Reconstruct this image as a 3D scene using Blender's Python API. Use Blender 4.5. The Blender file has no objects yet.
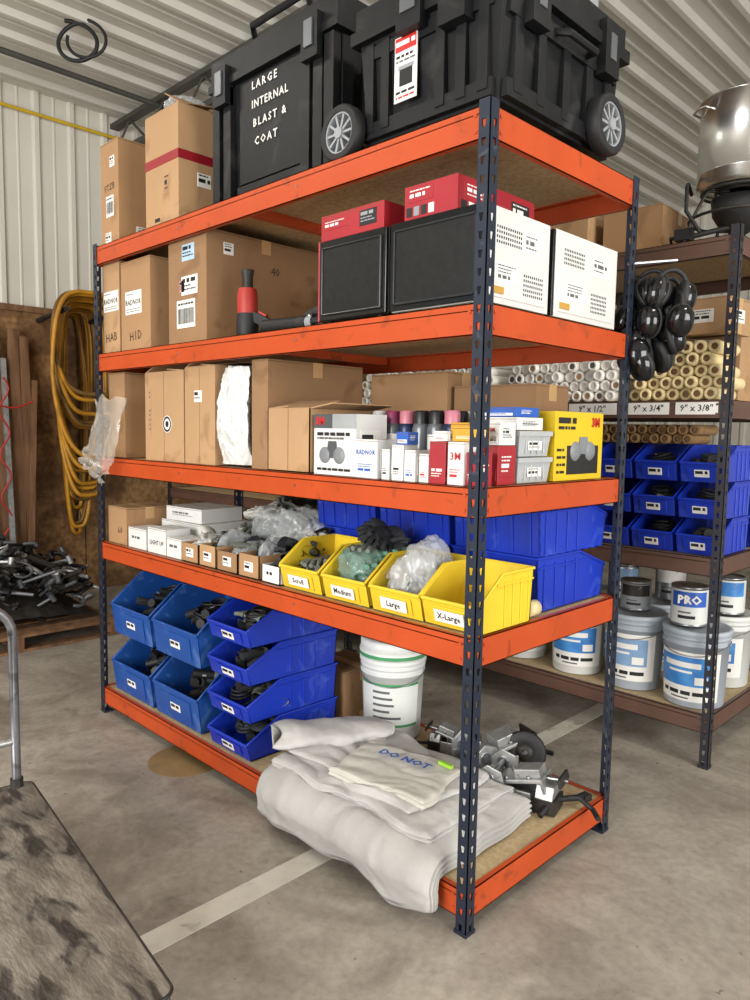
import bpy, bmesh, math, random
import numpy as np
from mathutils import Matrix, Vector, noise
random.seed(7)
R=math.radians
sc=bpy.context.scene
try:
    sc.view_settings.view_transform='Standard'
except Exception: pass

# ---------------------------------------------------------------- materials
def lin(c):
    if isinstance(c,str):
        c=[int(c[i:i+2],16)/255 for i in (0,2,4)]
    return tuple((x/12.92 if x<=.04045 else ((x+.055)/1.055)**2.4) for x in c)
_M={}
def mat(name,col,rough=.5,metal=0,var=.12,scale=6,bump=0,bscale=60,alpha=1,col2=None,stretch=None,detail=5,lo=.3,hi=.7,spec=.5,scuff=None,sscale=9,samt=.5,slo=.58,shi=.66):
    if name in _M: return _M[name]
    m=bpy.data.materials.new(name); m.use_nodes=True; nt=m.node_tree; N=nt.nodes; L=nt.links
    b=N['Principled BSDF']
    c=lin(col)
    c1=tuple(max(0,x*(1-var)) for x in c); c2=tuple(min(1,x*(1+var)) for x in c) if col2 is None else lin(col2)
    if col2 is not None: c1=c
    tc=N.new('ShaderNodeTexCoord'); src=tc.outputs['Object']
    if stretch:
        mp=N.new('ShaderNodeMapping'); mp.inputs['Scale'].default_value=stretch; L.new(src,mp.inputs[0]); src=mp.outputs[0]
    n=N.new('ShaderNodeTexNoise'); n.inputs['Scale'].default_value=scale; n.inputs['Detail'].default_value=detail; L.new(src,n.inputs['Vector'])
    r=N.new('ShaderNodeValToRGB'); r.color_ramp.elements[0].position=lo; r.color_ramp.elements[1].position=hi
    r.color_ramp.elements[0].color=(*c1,1); r.color_ramp.elements[1].color=(*c2,1)
    L.new(n.outputs['Fac'],r.inputs[0]); out=r.outputs[0]
    if scuff:
        n3=N.new('ShaderNodeTexNoise'); n3.inputs['Scale'].default_value=sscale; n3.inputs['Detail'].default_value=9; n3.inputs['Distortion'].default_value=.8; L.new(src,n3.inputs['Vector'])
        r3=N.new('ShaderNodeValToRGB'); r3.color_ramp.elements[0].position=slo; r3.color_ramp.elements[1].position=shi
        r3.color_ramp.elements[1].color=(samt,samt,samt,1); L.new(n3.outputs['Fac'],r3.inputs[0])
        mx=N.new('ShaderNodeMixRGB'); mx.inputs[2].default_value=(*lin(scuff),1); L.new(out,mx.inputs[1]); L.new(r3.outputs[0],mx.inputs[0]); out=mx.outputs[0]
    L.new(out,b.inputs['Base Color'])
    b.inputs['Roughness'].default_value=rough; b.inputs['Metallic'].default_value=metal; b.inputs['Alpha'].default_value=alpha
    b.inputs['Specular IOR Level'].default_value=spec
    if bump:
        n2=N.new('ShaderNodeTexNoise'); n2.inputs['Scale'].default_value=bscale; n2.inputs['Detail'].default_value=4; L.new(src,n2.inputs['Vector'])
        bp=N.new('ShaderNodeBump'); bp.inputs['Strength'].default_value=bump; bp.inputs['Distance'].default_value=.01
        L.new(n2.outputs['Fac'],bp.inputs['Height']); L.new(bp.outputs[0],b.inputs['Normal'])
    _M[name]=m; return m

orange=mat('orange_paint','B2461C',.45,0,.08,5,scuff='70351C',sscale=14,samt=.55,slo=.60,shi=.70,spec=.35)
navy=mat('navy_paint','1D2534',.4,.1,.15,9,scuff='5A5F68',sscale=22,samt=.35,slo=.64,shi=.7)
brownp=mat('brown_rack_paint','5A4034',.5,0,.15,6)
darkpost=mat('dark_rack_paint','2B2A30',.45,.2,.15,8)
chip=mat('chipboard','C9AE82',.8,0,.2,60,.15,200,col2='A68C66')
chip2=mat('chipboard_dusty','BBA681',.85,0,.1,60,.15,200,col2='A28C68',scuff='857458',sscale=4)
card=[mat('cardboard_a','A07C57',.85,0,.09,2.5,.25,9,scuff='806040',sscale=5,samt=.6),mat('cardboard_b','AB8862',.85,0,.09,2.5,.25,9,scuff='8A6946',sscale=5,samt=.6),mat('cardboard_c','8E6D4C',.85,0,.1,2.5,.25,9,scuff='715337',sscale=5,samt=.6)]
cardin=mat('cardboard_edge','6A5033',.9,0,.1,6)
tape=mat('packing_tape','BD9767',.3,0,.05,6)
redtape=mat('red_tape','8C1A24',.35,0,.05,6)
white=mat('white_label','E2E0DA',.6,0,.03,10)
whitebox=mat('white_card','D6D6D3',.6,0,.05,6,.1,12)
ink=mat('black_ink','1A1A1A',.6,0,0,6)
greyink=mat('grey_ink','5A5A5A',.6,0,0,6)
redink=mat('red_ink','B8201F',.5,0,.05,6)
blueink=mat('blue_ink','2458B0',.5,0,.05,6)
pen=mat('marker_pen','3A2C20',.7,0,0,6)
blackpl=mat('black_plastic','111214',.5,0,.25,12,.12,300,spec=.3,scuff='4A4A48',sscale=6,samt=.3,slo=.6,shi=.72)
blackgl=mat('black_gloss','0D0E10',.13,0,.2,3)
blackst=mat('black_metal_door','181919',.35,.2,.35,40,.08,200)
rubber=mat('black_rubber','151517',.6,0,.2,20)
greypl=mat('grey_plastic','8C8F92',.45,0,.08,10)
lgrey=mat('latch_grey','5E6164',.4,.3,.1,10)
redbox=mat('red_box_print','9C222C',.4,0,.08,6)
blueA=mat('blue_bin_plastic_pale','1A4B96',.4,0,.10,4,scuff='5F85BC',sscale=10,samt=.35)
blueC=mat('blue_bin_plastic','1231A8',.38,0,.10,4,scuff='4F6CC8',sscale=10,samt=.3)
yel=mat('yellow_bin_plastic','D9BB2E',.38,0,.05,5,scuff='B49A34',sscale=8,samt=.35)
enamel=mat('white_enamel','CFCFCB',.35,0,.04,6)
dark=mat('dark_slot','0B0B0C',.8,0,0,6)
steel=mat('steel','9A9C9E',.32,.9,.12,14)
alu=mat('aluminium','C9C9C6',.27,.95,.06,9)
galv=mat('galvanised_metal','A3A4A2',.42,.6,.2,30,scuff='5C5A56',sscale=16,samt=.6)
pail=mat('pail_plastic','A3ABB4',.45,0,.05,6)
whitepail=mat('white_pail','D2D4D0',.4,0,.04,6)
green=mat('green_print','3E8B57',.5,0,.08,6)
canvas=mat('canvas_cloth','BAB8B5',.95,0,.1,3.5,.3,240,col2='A09E9A')
canvas2=mat('canvas_cloth_pale','C9C6BD',.95,0,.1,4,.3,240,col2='B3B0A6')
film=mat('plastic_film','D5DADC',.12,0,.05,12,.8,18,alpha=.36,spec=.9)
film2=mat('plastic_film_sheet','CDC8BE',.15,0,.05,12,.8,14,alpha=.36,spec=.9)
filmw=mat('white_plastic_bag','CECECB',.35,0,.06,8,.8,30)
filmg=mat('green_plastic_bag','94B0A2',.15,0,.2,14,.8,20,alpha=.42,spec=.9)
greyg=mat('grey_glove_fabric','6B6F66',.85,0,.3,18,.4,90)
greeng=mat('green_glove_fabric','5E8C7A',.8,0,.25,18,.4,90)
darkg=mat('dark_glove_fabric','24272A',.75,0,.3,18,.4,90)
browng=mat('brown_glove_fabric','8C7C6C',.85,0,.25,14,.4,90)
whiteg=mat('white_glove_fabric','C5C2B8',.85,0,.1,14,.4,90)
cleartub=mat('clear_tub','C0C4C6',.25,0,.05,6,alpha=.72)
yelbox=mat('yellow_box_print','D2B21C',.45,0,.05,6)
rollc=mat('roller_nap_cream','DCC998',.95,0,.12,30,.4,200)
rollw=mat('roller_wrap_white','EDEAE2',.45,0,.06,30)
wood=mat('old_wood','5E4029',.8,0,.3,3,.2,30,stretch=(6,6,.6),col2='866344')
hose=mat('amber_hose','B5801F',.45,0,.25,8)
redc=mat('red_cord','A52A20',.5,0,.1,8)
iron=mat('dark_iron','35322F',.55,.5,.35,20)

# ---------------------------------------------------------------- builder
def Mfront(y): return Matrix.Translation((0,y,0))@Matrix.Rotation(R(90),4,'X')
def Mright(x): return Matrix.Translation((x,0,0))@Matrix.Rotation(R(90),4,'Z')@Matrix.Rotation(R(90),4,'X')
class B:
    def __init__(s,name,M=None):
        s.n=name; s.V=[]; s.F=[]; s.FM=[]; s.FS=[]; s.mats=[]; s.M=M or Matrix()
    def mi(s,m):
        if m not in s.mats: s.mats.append(m)
        return s.mats.index(m)
    def add(s,vs,fs,m,M=None,smooth=False):
        T=s.M@M if M is not None else s.M
        o=len(s.V); s.V+= [T@Vector(v) for v in vs]; k=s.mi(m)
        for f in fs: s.F.append([o+i for i in f]); s.FM.append(k); s.FS.append(smooth)
    def box(s,x0,x1,y0,y1,z0,z1,m,M=None,taper=0):
        t=taper
        v=[(x0+t,y0+t,z0),(x1-t,y0+t,z0),(x1-t,y1-t,z0),(x0+t,y1-t,z0),(x0,y0,z1),(x1,y0,z1),(x1,y1,z1),(x0,y1,z1)]
        s.add(v,[(0,3,2,1),(4,5,6,7),(0,1,5,4),(1,2,6,5),(2,3,7,6),(3,0,4,7)],m,M)
    def prism(s,pts,axis,a,b,m,M=None):
        n=len(pts)
        def mk(p,c): return {'x':(c,p[0],p[1]),'y':(p[0],c,p[1]),'z':(p[0],p[1],c)}[axis]
        v=[mk(p,a) for p in pts]+[mk(p,b) for p in pts]
        f=[list(range(n))[::-1],list(range(n,2*n))]+[(i,(i+1)%n,n+(i+1)%n,n+i) for i in range(n)]
        s.add(v,f,m,M)
    def lathe(s,prof,m,M=None,seg=28,smooth=True,cap=True):
        v=[];f=[]
        for r,z in prof:
            for i in range(seg):
                a=2*math.pi*i/seg; v.append((r*math.cos(a),r*math.sin(a),z))
        for j in range(len(prof)-1):
            for i in range(seg):
                k=(i+1)%seg; f.append((j*seg+i,j*seg+k,(j+1)*seg+k,(j+1)*seg+i))
        s.add(v,f,m,M,smooth)
        if cap:
            for j,(r,z) in ((0,prof[0]),(len(prof)-1,prof[-1])):
                if r>1e-4:
                    s.add([(r*math.cos(2*math.pi*i/seg),r*math.sin(2*math.pi*i/seg),z) for i in range(seg)],[list(range(seg))],m,M,False)
    def cyl(s,p0,p1,r0,m,r1=None,seg=16,M=None,smooth=True):
        p0=Vector(p0);p1=Vector(p1); d=p1-p0; q=d.to_track_quat('Z','Y').to_matrix().to_4x4()
        T=Matrix.Translation(p0)@q
        if M is not None: T=M@T
        s.lathe([(r0,0),(r0 if r1 is None else r1,d.length)],m,T,seg,smooth)
    def tube(s,pts,r,m,seg=7,closed=False,M=None,r1=None):
        P=[Vector(p) for p in pts]; n=len(P); v=[];f=[]; prev=None
        for i in range(n):
            a=P[(i-1)%n] if (closed or i>0) else P[i]; c=P[(i+1)%n] if (closed or i<n-1) else P[i]
            t=(c-a).normalized()
            if prev is None:
                up=Vector((0,0,1)) if abs(t.z)<.9 else Vector((1,0,0)); nx=t.cross(up).normalized()
            else:
                nx=(prev-t*prev.dot(t)).normalized()
            prev=nx; ny=t.cross(nx); rr=r if r1 is None else r+(r1-r)*i/(n-1)
            for k in range(seg):
                g=2*math.pi*k/seg; v.append(P[i]+nx*math.cos(g)*rr+ny*math.sin(g)*rr)
        for i in range(n if closed else n-1):
            j=(i+1)%n
            for k in range(seg):
                l=(k+1)%seg; f.append((i*seg+k,i*seg+l,j*seg+l,j*seg+k))
        s.add(v,f,m,M,True)
        if not closed:
            s.add(v[:seg],[list(range(seg))],m,M); s.add(v[-seg:],[list(range(seg))],m,M)
    def text(s,t,size,M,m,space=1.0,align='CENTER',bold=0,cs=1):
        c=bpy.data.curves.new('tmp','FONT'); c.body=t; c.size=size; c.align_x=align; c.align_y='CENTER'; c.resolution_u=1; c.space_line=space; c.offset=bold; c.space_character=cs
        o=bpy.data.objects.new('tmp',c); bpy.context.collection.objects.link(o)
        dg=bpy.context.evaluated_depsgraph_get(); me=bpy.data.meshes.new_from_object(o.evaluated_get(dg))
        s.add([v.co.copy() for v in me.vertices],[list(p.vertices) for p in me.polygons],m,M)
        bpy.data.objects.remove(o); bpy.data.curves.remove(c); bpy.data.meshes.remove(me)
    def words(s,M,x0,x1,yc,hh,m,e):
        x=x0
        while x<x1-hh*.8:
            w=hh*random.uniform(1.0,4.0); w=min(w,x1-x)
            s.add([(x,yc-hh/2,e),(x+w,yc-hh/2,e),(x+w,yc+hh/2,e),(x,yc+hh/2,e)],[(0,1,2,3)],m,M); x+=w+hh*.6
    def label(s,M,cx,cy,w,h,m=None,lines=3,txt=None,tm=None,tsize=None,e=.0012,barcode=False):
        s.box(cx-w/2,cx+w/2,cy-h/2,cy+h/2,-.001,e,m or white,M)
        tm=tm or ink; e+=.0005
        x0=cx-w*.43; x1=cx+w*.43
        if txt:
            s.text(txt,tsize or h*.6,M@Matrix.Translation((cx,cy,e)),tm,bold=.0006)
            if h>.08:
                for k in range(2): s.words(M,x0,x1,cy-h*.28-k*h*.1,h*.035,greyink,e)
                s.words(M,x0,cx,cy+h*.36,h*.04,greyink,e)
        elif barcode:
            s.words(M,x0,x1,cy+h*.36,h*.07,tm,e)
            x=x0
            while x<x1:
                q=random.uniform(.001,.003); s.add([(x,cy-h*.35,e),(x+q,cy-h*.35,e),(x+q,cy+h*.2,e),(x,cy+h*.2,e)],[(0,1,2,3)],ink,M); x+=q+random.uniform(.0012,.003)
        elif lines:
            y=cy+h*.40; big=random.randrange(lines)
            tot=lines+1.2
            for i in range(lines):
                hh=h*.8/tot*(1.4 if i==big else .5); y-=hh/2
                s.words(M,x0,x0+(x1-x0)*random.uniform(.6,1),y,hh*.8,tm,e); y-=hh/2+h*.8/tot*.5
    def done(s,bevel=0,seg=2,origin='bottom'):
        me=bpy.data.meshes.new(s.n)
        V=s.V
        mn=Vector([min(v[i] for v in V) for i in range(3)]); mx=Vector([max(v[i] for v in V) for i in range(3)])
        o0=Vector(((mn.x+mx.x)/2,(mn.y+mx.y)/2,mn.z)) if origin=='bottom' else Vector((0,0,0))
        me.from_pydata([v-o0 for v in V],[],s.F)
        for m in s.mats: me.materials.append(m)
        for p,k,sm in zip(me.polygons,s.FM,s.FS): p.material_index=k; p.use_smooth=sm
        me.validate(); me.update()
        o=bpy.data.objects.new(s.n,me); bpy.context.collection.objects.link(o); o.location=o0
        if bevel:
            b=o.modifiers.new('bevel','BEVEL'); b.width=bevel; b.segments=seg; b.limit_method='ANGLE'; b.angle_limit=R(50)
        return o
def place(x,y,z,rz=0): return Matrix.Translation((x,y,z))@Matrix.Rotation(R(rz),4,'Z')
def inst(o,name,M):
    n=bpy.data.objects.new(name,o.data); bpy.context.collection.objects.link(n); n.matrix_world=M
    for md in o.modifiers:
        k=n.modifiers.new(md.name,md.type)
        if md.type=='BEVEL': k.width=md.width;k.segments=md.segments;k.limit_method='ANGLE';k.angle_limit=md.angle_limit
    return n

# ---------------------------------------------------------------- room
WX=-5.4; CZ=4.32; BY=7.6; FX=6.0; FYY=-6.0
def floor_mat():
    m=bpy.data.materials.new('concrete_floor'); m.use_nodes=True; nt=m.node_tree;N=nt.nodes;L=nt.links;b=N['Principled BSDF']
    tc=N.new('ShaderNodeTexCoord')
    def nz(s,d,dist=0):
        n=N.new('ShaderNodeTexNoise'); n.inputs['Scale'].default_value=s; n.inputs['Detail'].default_value=d; n.inputs['Distortion'].default_value=dist; n.inputs['Roughness'].default_value=.6; L.new(tc.outputs['Object'],n.inputs['Vector']); return n
    def ramp(a,ca,bb,cb,src):
        r=N.new('ShaderNodeValToRGB'); r.color_ramp.elements[0].position=a; r.color_ramp.elements[1].position=bb
        r.color_ramp.elements[0].color=(*lin(ca),1); r.color_ramp.elements[1].color=(*lin(cb),1); L.new(src,r.inputs[0]); return r
    def mix(base,colr,fac,amt):
        mx=N.new('ShaderNodeMixRGB'); mx.inputs[2].default_value=(*lin(colr),1); L.new(base,mx.inputs[1])
        ml=N.new('ShaderNodeMath'); ml.operation='MULTIPLY'; ml.inputs[1].default_value=amt; L.new(fac,ml.inputs[0]); L.new(ml.outputs[0],mx.inputs[0]); return mx.outputs[0]
    a=ramp(.35,'8E867A',.65,'A8A093',nz(1.1,9,.4).outputs['Fac'])
    o=mix(a.outputs[0],'5F5449',ramp(.44,'000000',.68,'FFFFFF',nz(1.5,12,1.6).outputs['Fac']).outputs[0],.75)
    o=mix(o,'574D45',ramp(.40,'000000',.75,'FFFFFF',nz(34,8,.2).outputs['Fac']).outputs[0],.36)
    o=mix(o,'BAB2A5',ramp(.52,'000000',.78,'FFFFFF',nz(7,10,.6).outputs['Fac']).outputs[0],.45)
    o=mix(o,'3F3731',ramp(.64,'000000',.72,'FFFFFF',nz(4.5,8,.5).outputs['Fac']).outputs[0],.45)
    o=mix(o,'3A332D',ramp(.70,'000000',.73,'FFFFFF',nz(19,3,.1).outputs['Fac']).outputs[0],.55)
    L.new(o,b.inputs['Base Color'])
    b.inputs['Roughness'].default_value=.6
    bp=N.new('ShaderNodeBump'); bp.inputs['Strength'].default_value=.12; bp.inputs['Distance'].default_value=.01; L.new(nz(50,6).outputs['Fac'],bp.inputs['Height']); L.new(bp.outputs[0],b.inputs['Normal'])
    return m
fl=B('floor'); fl.box(WX-.3,FX,FYY,BY+.3,-.15,0,floor_mat()); fl.done(origin=None)
ln=B('floor_marking_line'); lm=mat('worn_line_paint','C6C1B4',.7,0,.1,5,col2='A8A194',lo=.4,hi=.75,detail=10,scuff='857C70',sscale=11,samt=.6)
ln.box(-.685,-.59,-5.5,4.5,.0002,.0016,lm); ln.done()
wallm=mat('cream_metal_panel','CFCCC0',.5,0,.04,2)
ceilm=mat('ceiling_metal_panel','C8C5BB',.5,0,.04,2)
osb=mat('osb_wall','6E4C2D',.85,0,.2,22,.15,60,col2='A07C50',scuff='4E3520',sscale=3,samt=.6,slo=.45,shi=.6)
def ribbed(name,a0,a1,b0,b1,plane,c,pitch,h,m,sgn=1):
    prof=[];a=a0
    while a<a1:
        prof+= [(a,0),(a+pitch*.30,0),(a+pitch*.32,h*.25),(a+pitch*.36,h*.25),(a+pitch*.38,0),(a+pitch*.72,0),(a+pitch*.78,h),(a+pitch*.90,h),(a+pitch*.96,0)]
        a+=pitch
    w=B(name); v=[];f=[]
    for p,hh in prof:
        for bb in (b0,b1):
            v.append({'x':(c+sgn*hh,p,bb),'y':(p,c+sgn*hh,bb),'z':(p,bb,c+sgn*hh)}[plane])
    for i in range(len(prof)-1): f.append((2*i,2*i+2,2*i+3,2*i+1))
    w.add(v,f,m)
    t=.06*-sgn; lo_,hi_=min(c+t*.3,c+t),max(c+t*.3,c+t)
    if plane=='x': w.box(lo_,hi_,a0,a1,b0,b1,m)
    if plane=='y': w.box(a0,a1,lo_,hi_,b0,b1,m)
    if plane=='z': w.box(a0,a1,b0,b1,lo_,hi_,m)
    return w
w=ribbed('wall_left',FYY,BY,2.5,CZ,'x',WX,.3,.025,wallm)
w.box(WX-.06,WX+.02,FYY,BY,0,2.5,osb)
for i in range(12): w.box(WX+.018,WX+.022,FYY+1.2*i-.004,FYY+1.2*i+.004,0,2.5,dark)
w.box(WX,WX+.05,FYY,BY,2.48,2.53,wood)
w.done(origin=None)
ribbed('wall_back',WX,FX,0,CZ,'y',BY,.3,.025,wallm,-1).done(origin=None)
ribbed('ceiling',WX,FX,FYY,BY,'z',CZ,.3,.045,ceilm,-1).done(origin=None)
j=B('roof_joist'); jm=mat('joist_primer','4A4844',.6,.2,.1,6)
yy=1.55
for zz in (CZ-.09,CZ-.34): j.box(WX,FX,yy-.04,yy+.04,zz-.02,zz+.02,jm)
x=WX; up=True
while x<FX-.3:
    j.cyl((x,yy,CZ-.33 if up else CZ-.10),(x+.3,yy,CZ-.10 if up else CZ-.33),.011,jm,seg=6); x+=.3; up=not up
j.done()
c=B('electrical_conduit'); c.cyl((WX+.06,-5,CZ-.2),(WX+.06,7.2,CZ-.2),.014,mat('yellow_conduit','C9A51E',.4)); c.done()
c=B('ceiling_cable'); P=[]
for i in range(44):
    t=i/43; a=2*math.pi*t
    P.append((-4.05+.12*t+.13*math.sin(a),.55+.12*math.sin(a)+.12*t,CZ-.03-.13*(1-math.cos(a))))
c.tube(P,.014,rubber); c.tube([(p[0]+.05,p[1]+.04,p[2]+.02) for p in P[:34]],.011,rubber); c.done()
c=B('ceiling_pipe'); c.cyl((-4.6,-4,CZ-.12),(-4.6,7,CZ-.12),.022,jm); c.done()

# ---------------------------------------------------------------- racks
def rack(name,x1,Lb,nb,y0,D,H,zs,hb,pm,bm_,w=.04,pitch=.05):
    r=B(name)
    def flange(ox,oy,dx,dy,thn):
        v=[];f=[]
        def P(u,zz,off=0): return (ox+dx*u+thn[0]*off,oy+dy*u+thn[1]*off,zz)
        n=int(H/pitch)
        for i in range(n):
            z0=i*pitch; z1=z0+pitch
            if i==n-1: z1=H
            c=w*.55; a=.0075
            h0=z0+pitch*.28; h1=z0+pitch*.72
            hole=[(c-a*.55,h0),(c+a*.55,h0),(c+a,h1),(c-a,h1)]
            for off in (0,.003):
                o=len(v)
                v.extend([P(0,z0,off),P(w,z0,off),P(w,z1,off),P(0,z1,off)]+[P(u,q,off) for u,q in hole])
                f.extend([(o,o+1,o+5,o+4),(o+1,o+2,o+6,o+5),(o+2,o+3,o+7,o+6),(o+3,o,o+4,o+7)])
        for u in (0,w):
            o=len(v); v.extend([P(u,0),P(u,H),P(u,H,.003),P(u,0,.003)]); f.append((o,o+1,o+2,o+3))
        r.add(v,f,pm)
    xs=[x1-Lb*i for i in range(nb+1)]
    for i,x in enumerate(xs):
        for (y,sy) in ((y0,1),(y0+D,-1)):
            sides=[-1] if i==0 else ([1] if i==nb else [-1,1])
            for sx in sides:
                xx=x if len(sides)==1 else x+sx*.002
                flange(xx,y,sx,0,(0,sy)); flange(xx,y,0,sy,(sx,0))
                r.box(min(xx-.002*sx,xx+.045*sx),max(xx-.002*sx,xx+.045*sx),min(y-.002*sy,y+.045*sy),max(y-.002*sy,y+.045*sy),0,.012,pm)
    for zi,z in enumerate(zs):
        for b in range(nb):
            xa=xs[b+1];xb=xs[b]
            for yf,sy in ((y0,1),(y0+D,-1)):
                ya=yf+.0045*sy
                r.box(xa+.005,xb-.005,min(ya,ya+.003*sy),max(ya,ya+.003*sy),z-hb,z,bm_)
                r.box(xa+.005,xb-.005,min(ya,ya+.02*sy),max(ya,ya+.02*sy),z-.003,z,bm_)
                r.box(xa+.005,xb-.005,min(ya,ya+.02*sy),max(ya,ya+.02*sy),z-hb,z-hb+.003,bm_)
                r.box(xa+.005,xb-.005,min(ya,ya+.035*sy),max(ya,ya+.035*sy),z-.022,z-.019,bm_)
                for xe,sx in ((xa,1),(xb,-1)):
                    for dz in (.25,.75):
                        r.cyl((xe+sx*.055,ya,z-hb*dz),(xe+sx*.055,ya-.003*sy,z-hb*dz),.006,bm_,seg=8)
                for q in (.33,.66):
                    xq=xa+(xb-xa)*q
                    r.cyl((xq,ya,z-hb*.5),(xq,ya-.002*sy,z-hb*.5),.005,steel,seg=8)
            r.box((xa+xb)/2-.02,(xa+xb)/2+.02,y0+.02,y0+D-.02,z-.055,z-.02,bm_)
            r.box(xa+.02,xb-.02,y0+.012,y0+D-.012,z-.019,z-.0045,chip2 if zi==len(zs)-1 else chip)
        for x,sx in [(xs[0],-1),(xs[-1],1)]+[(xm,-1) for xm in xs[1:-1]]:
            xe=x+.0045*sx
            r.box(min(xe,xe+.003*sx),max(xe,xe+.003*sx),y0+.005,y0+D-.005,z-hb,z,bm_)
            r.box(min(xe,xe+.02*sx),max(xe,xe+.02*sx),y0+.005,y0+D-.005,z-.003,z,bm_)
            r.box(min(xe,xe+.02*sx),max(xe,xe+.02*sx),y0+.005,y0+D-.005,z-hb,z-hb+.003,bm_)
            for ye,sy in ((y0,1),(y0+D,-1)):
                for dz in (.25,.75):
                    r.cyl((xe,ye+sy*.055,z-hb*dz),(xe-.003*sx,ye+sy*.055,z-hb*dz),.006,bm_,seg=8)
    return r
T=[2.425,1.892,1.368,.924,.14]
L1=2.47; D1=.89
rack('boltless_shelving_rack',0,L1,1,0,D1,2.44,T,.089,navy,orange).done(origin=None)
T2=[2.40,1.69,.98,.25]
r2=rack('storage_rack',.07,2.42,2,1.7,.9,2.44,T2,.085,darkpost,brownp)
for xa,xb,t in ((-.72,-.46,'9" x 1/2"'),(-.40,-.2,'9" x 3/4"'),(-.17,.02,'9" x 3/8"'),(-1.1,-.85,'4" x 1/2"')):
    r2.label(Mfront(1.7035),(xa+xb)/2,1.652,xb-xa,.055,txt=t,tsize=.042)
r2.done(origin=None)

# ---------------------------------------------------------------- generic goods
def carton(name,x0,x1,y0,y1,z0,h,cm=0,rot=0,front=(),right=(),tapev=True,mm=None,open_=False,bevel=.004,pen_=None,penr=None):
    w=x1-x0; d=y1-y0; m=mm or card[cm]
    b=B(name,place((x0+x1)/2,(y0+y1)/2,z0,rot))
    if open_:
        t=.004
        b.box(-w/2,w/2,-d/2,d/2,0,t,m)
        b.box(-w/2,w/2,-d/2,-d/2+t,0,h,m); b.box(-w/2,w/2,d/2-t,d/2,0,h,m)
        b.box(-w/2,-w/2+t,-d/2,d/2,0,h,m); b.box(w/2-t,w/2,-d/2,d/2,0,h,m)
    else:
        b.box(-w/2,w/2,-d/2,d/2,0,h,m)
        b.box(-w/2+.002,w/2-.002,-.0015,.0015,h-.001,h+.0006,cardin)
        if tapev:
            b.box(-w/2-.0006,w/2+.0006,-.025,.025,h-.06,h+.0008,tape)
            b.box(-w/2-.0006,w/2+.0006,-.025,.025,0,.05,tape)
            b.box(w/2-.001,w/2+.0004,-d/2+.002,d/2-.002,h-.009,h-.006,cardin)
        b.box(-w/2-.0004,w/2+.0004,-d/2-.0004,-d/2+.004,h-.007,h-.005,cardin)
    for a in front: b.label(Mfront(-d/2),*a[:4],**(a[4] if len(a)>4 else {}))
    for a in right: b.label(Mright(w/2),*a[:4],**(a[4] if len(a)>4 else {}))
    if pen_: b.text(pen_[0],pen_[3],Mfront(-d/2-.0012)@Matrix.Translation((pen_[1],pen_[2],0))@Matrix.Rotation(R(4),4,'Z'),pen,cs=1.1)
    if penr: b.text(penr[0],penr[3],Mright(w/2+.0012)@Matrix.Translation((penr[1],penr[2],0)),pen)
    return b.done(bevel=bevel if not open_ else 0)
def flaps(b,w,d,h,m,ang):
    t=.004
    for k,a in enumerate(ang):
        half=(d if k<2 else w)/2; wid=(w if k<2 else d)/2-.004; l=half*.97
        rz={0:0,1:180,2:90,3:-90}[k]
        if k>=2: l=min(l,(d/2)*.9)
        M=Matrix.Rotation(R(rz),4,'Z')@Matrix.Translation((0,-half,h+.002))@Matrix.Rotation(R(a),4,'X')
        b.box(-wid,wid,-l,0,-t/2,t/2,m,M)

def hopper_mesh(name,w,d,h,m,lip=.48,lab=True,ribs=True,run=.40):
    b=B(name); t=.006
    side=[(.02,0),(d-.015,0),(d,h),(run*d,h),(0,lip*h+.01)]
    for sx in (-1,1):
        x=sx*w/2; b.prism(side,'x',min(x,x-sx*t),max(x,x-sx*t),m)
        b.tube([(x,d,h),(x,run*d,h),(x,.0,lip*h+.01)],.0055,m,6)
        if ribs:
            for q in (.45,.6,.75,.9):
                b.box(min(x,x+sx*.004),max(x,x+sx*.004),d*q-.004,d*q+.004,.01,h-.02,m)
            b.box(min(x,x+sx*.005),max(x,x+sx*.005),d*.3,d*.98,h*.80,h*.84,m)
    b.prism([(.02,0),(d-.015,0),(d-.015,t),(.02,t)],'x',-w/2,w/2,m)
    b.prism([(d-.015,0),(d,h),(d-t,h),(d-.015-t,0)],'x',-w/2,w/2,m)
    if ribs:
        for q in (-.4,-.2,0,.2,.4): b.prism([(d-.013,.01),(d+.002,h-.02),(d+.006,h-.02),(d-.009,.01)],'x',q*w-.004,q*w+.004,m)
    b.prism([(.02,0),(.02+t,0),(t,lip*h),(0,lip*h)],'x',-w/2,w/2,m)
    b.tube([(-w/2,0,lip*h+.004),(w/2,0,lip*h+.004)],.007,m,8)
    b.tube([(-w/2,d,h),(w/2,d,h)],.0055,m,6)
    ang=math.atan2(.02,lip*h)
    M=Matrix.Translation((0,.01-.002,lip*h*.5))@Matrix.Rotation(ang,4,'X')@Matrix.Rotation(R(90),4,'X')
    b.box(-w*.33,w*.33,-lip*h*.36,lip*h*.36,.0,.003,m,M)
    if lab: b.label(M@Matrix.Translation((0,0,.0035)),0,0,min(w*.34,.085),min(lip*h*.5,.035),lines=1)
    return b.done(bevel=.0012,seg=1,origin=None)
def hop(proto,name,x,y,z,rz=0): return inst(proto,name,place(x,y,z,rz))
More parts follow.
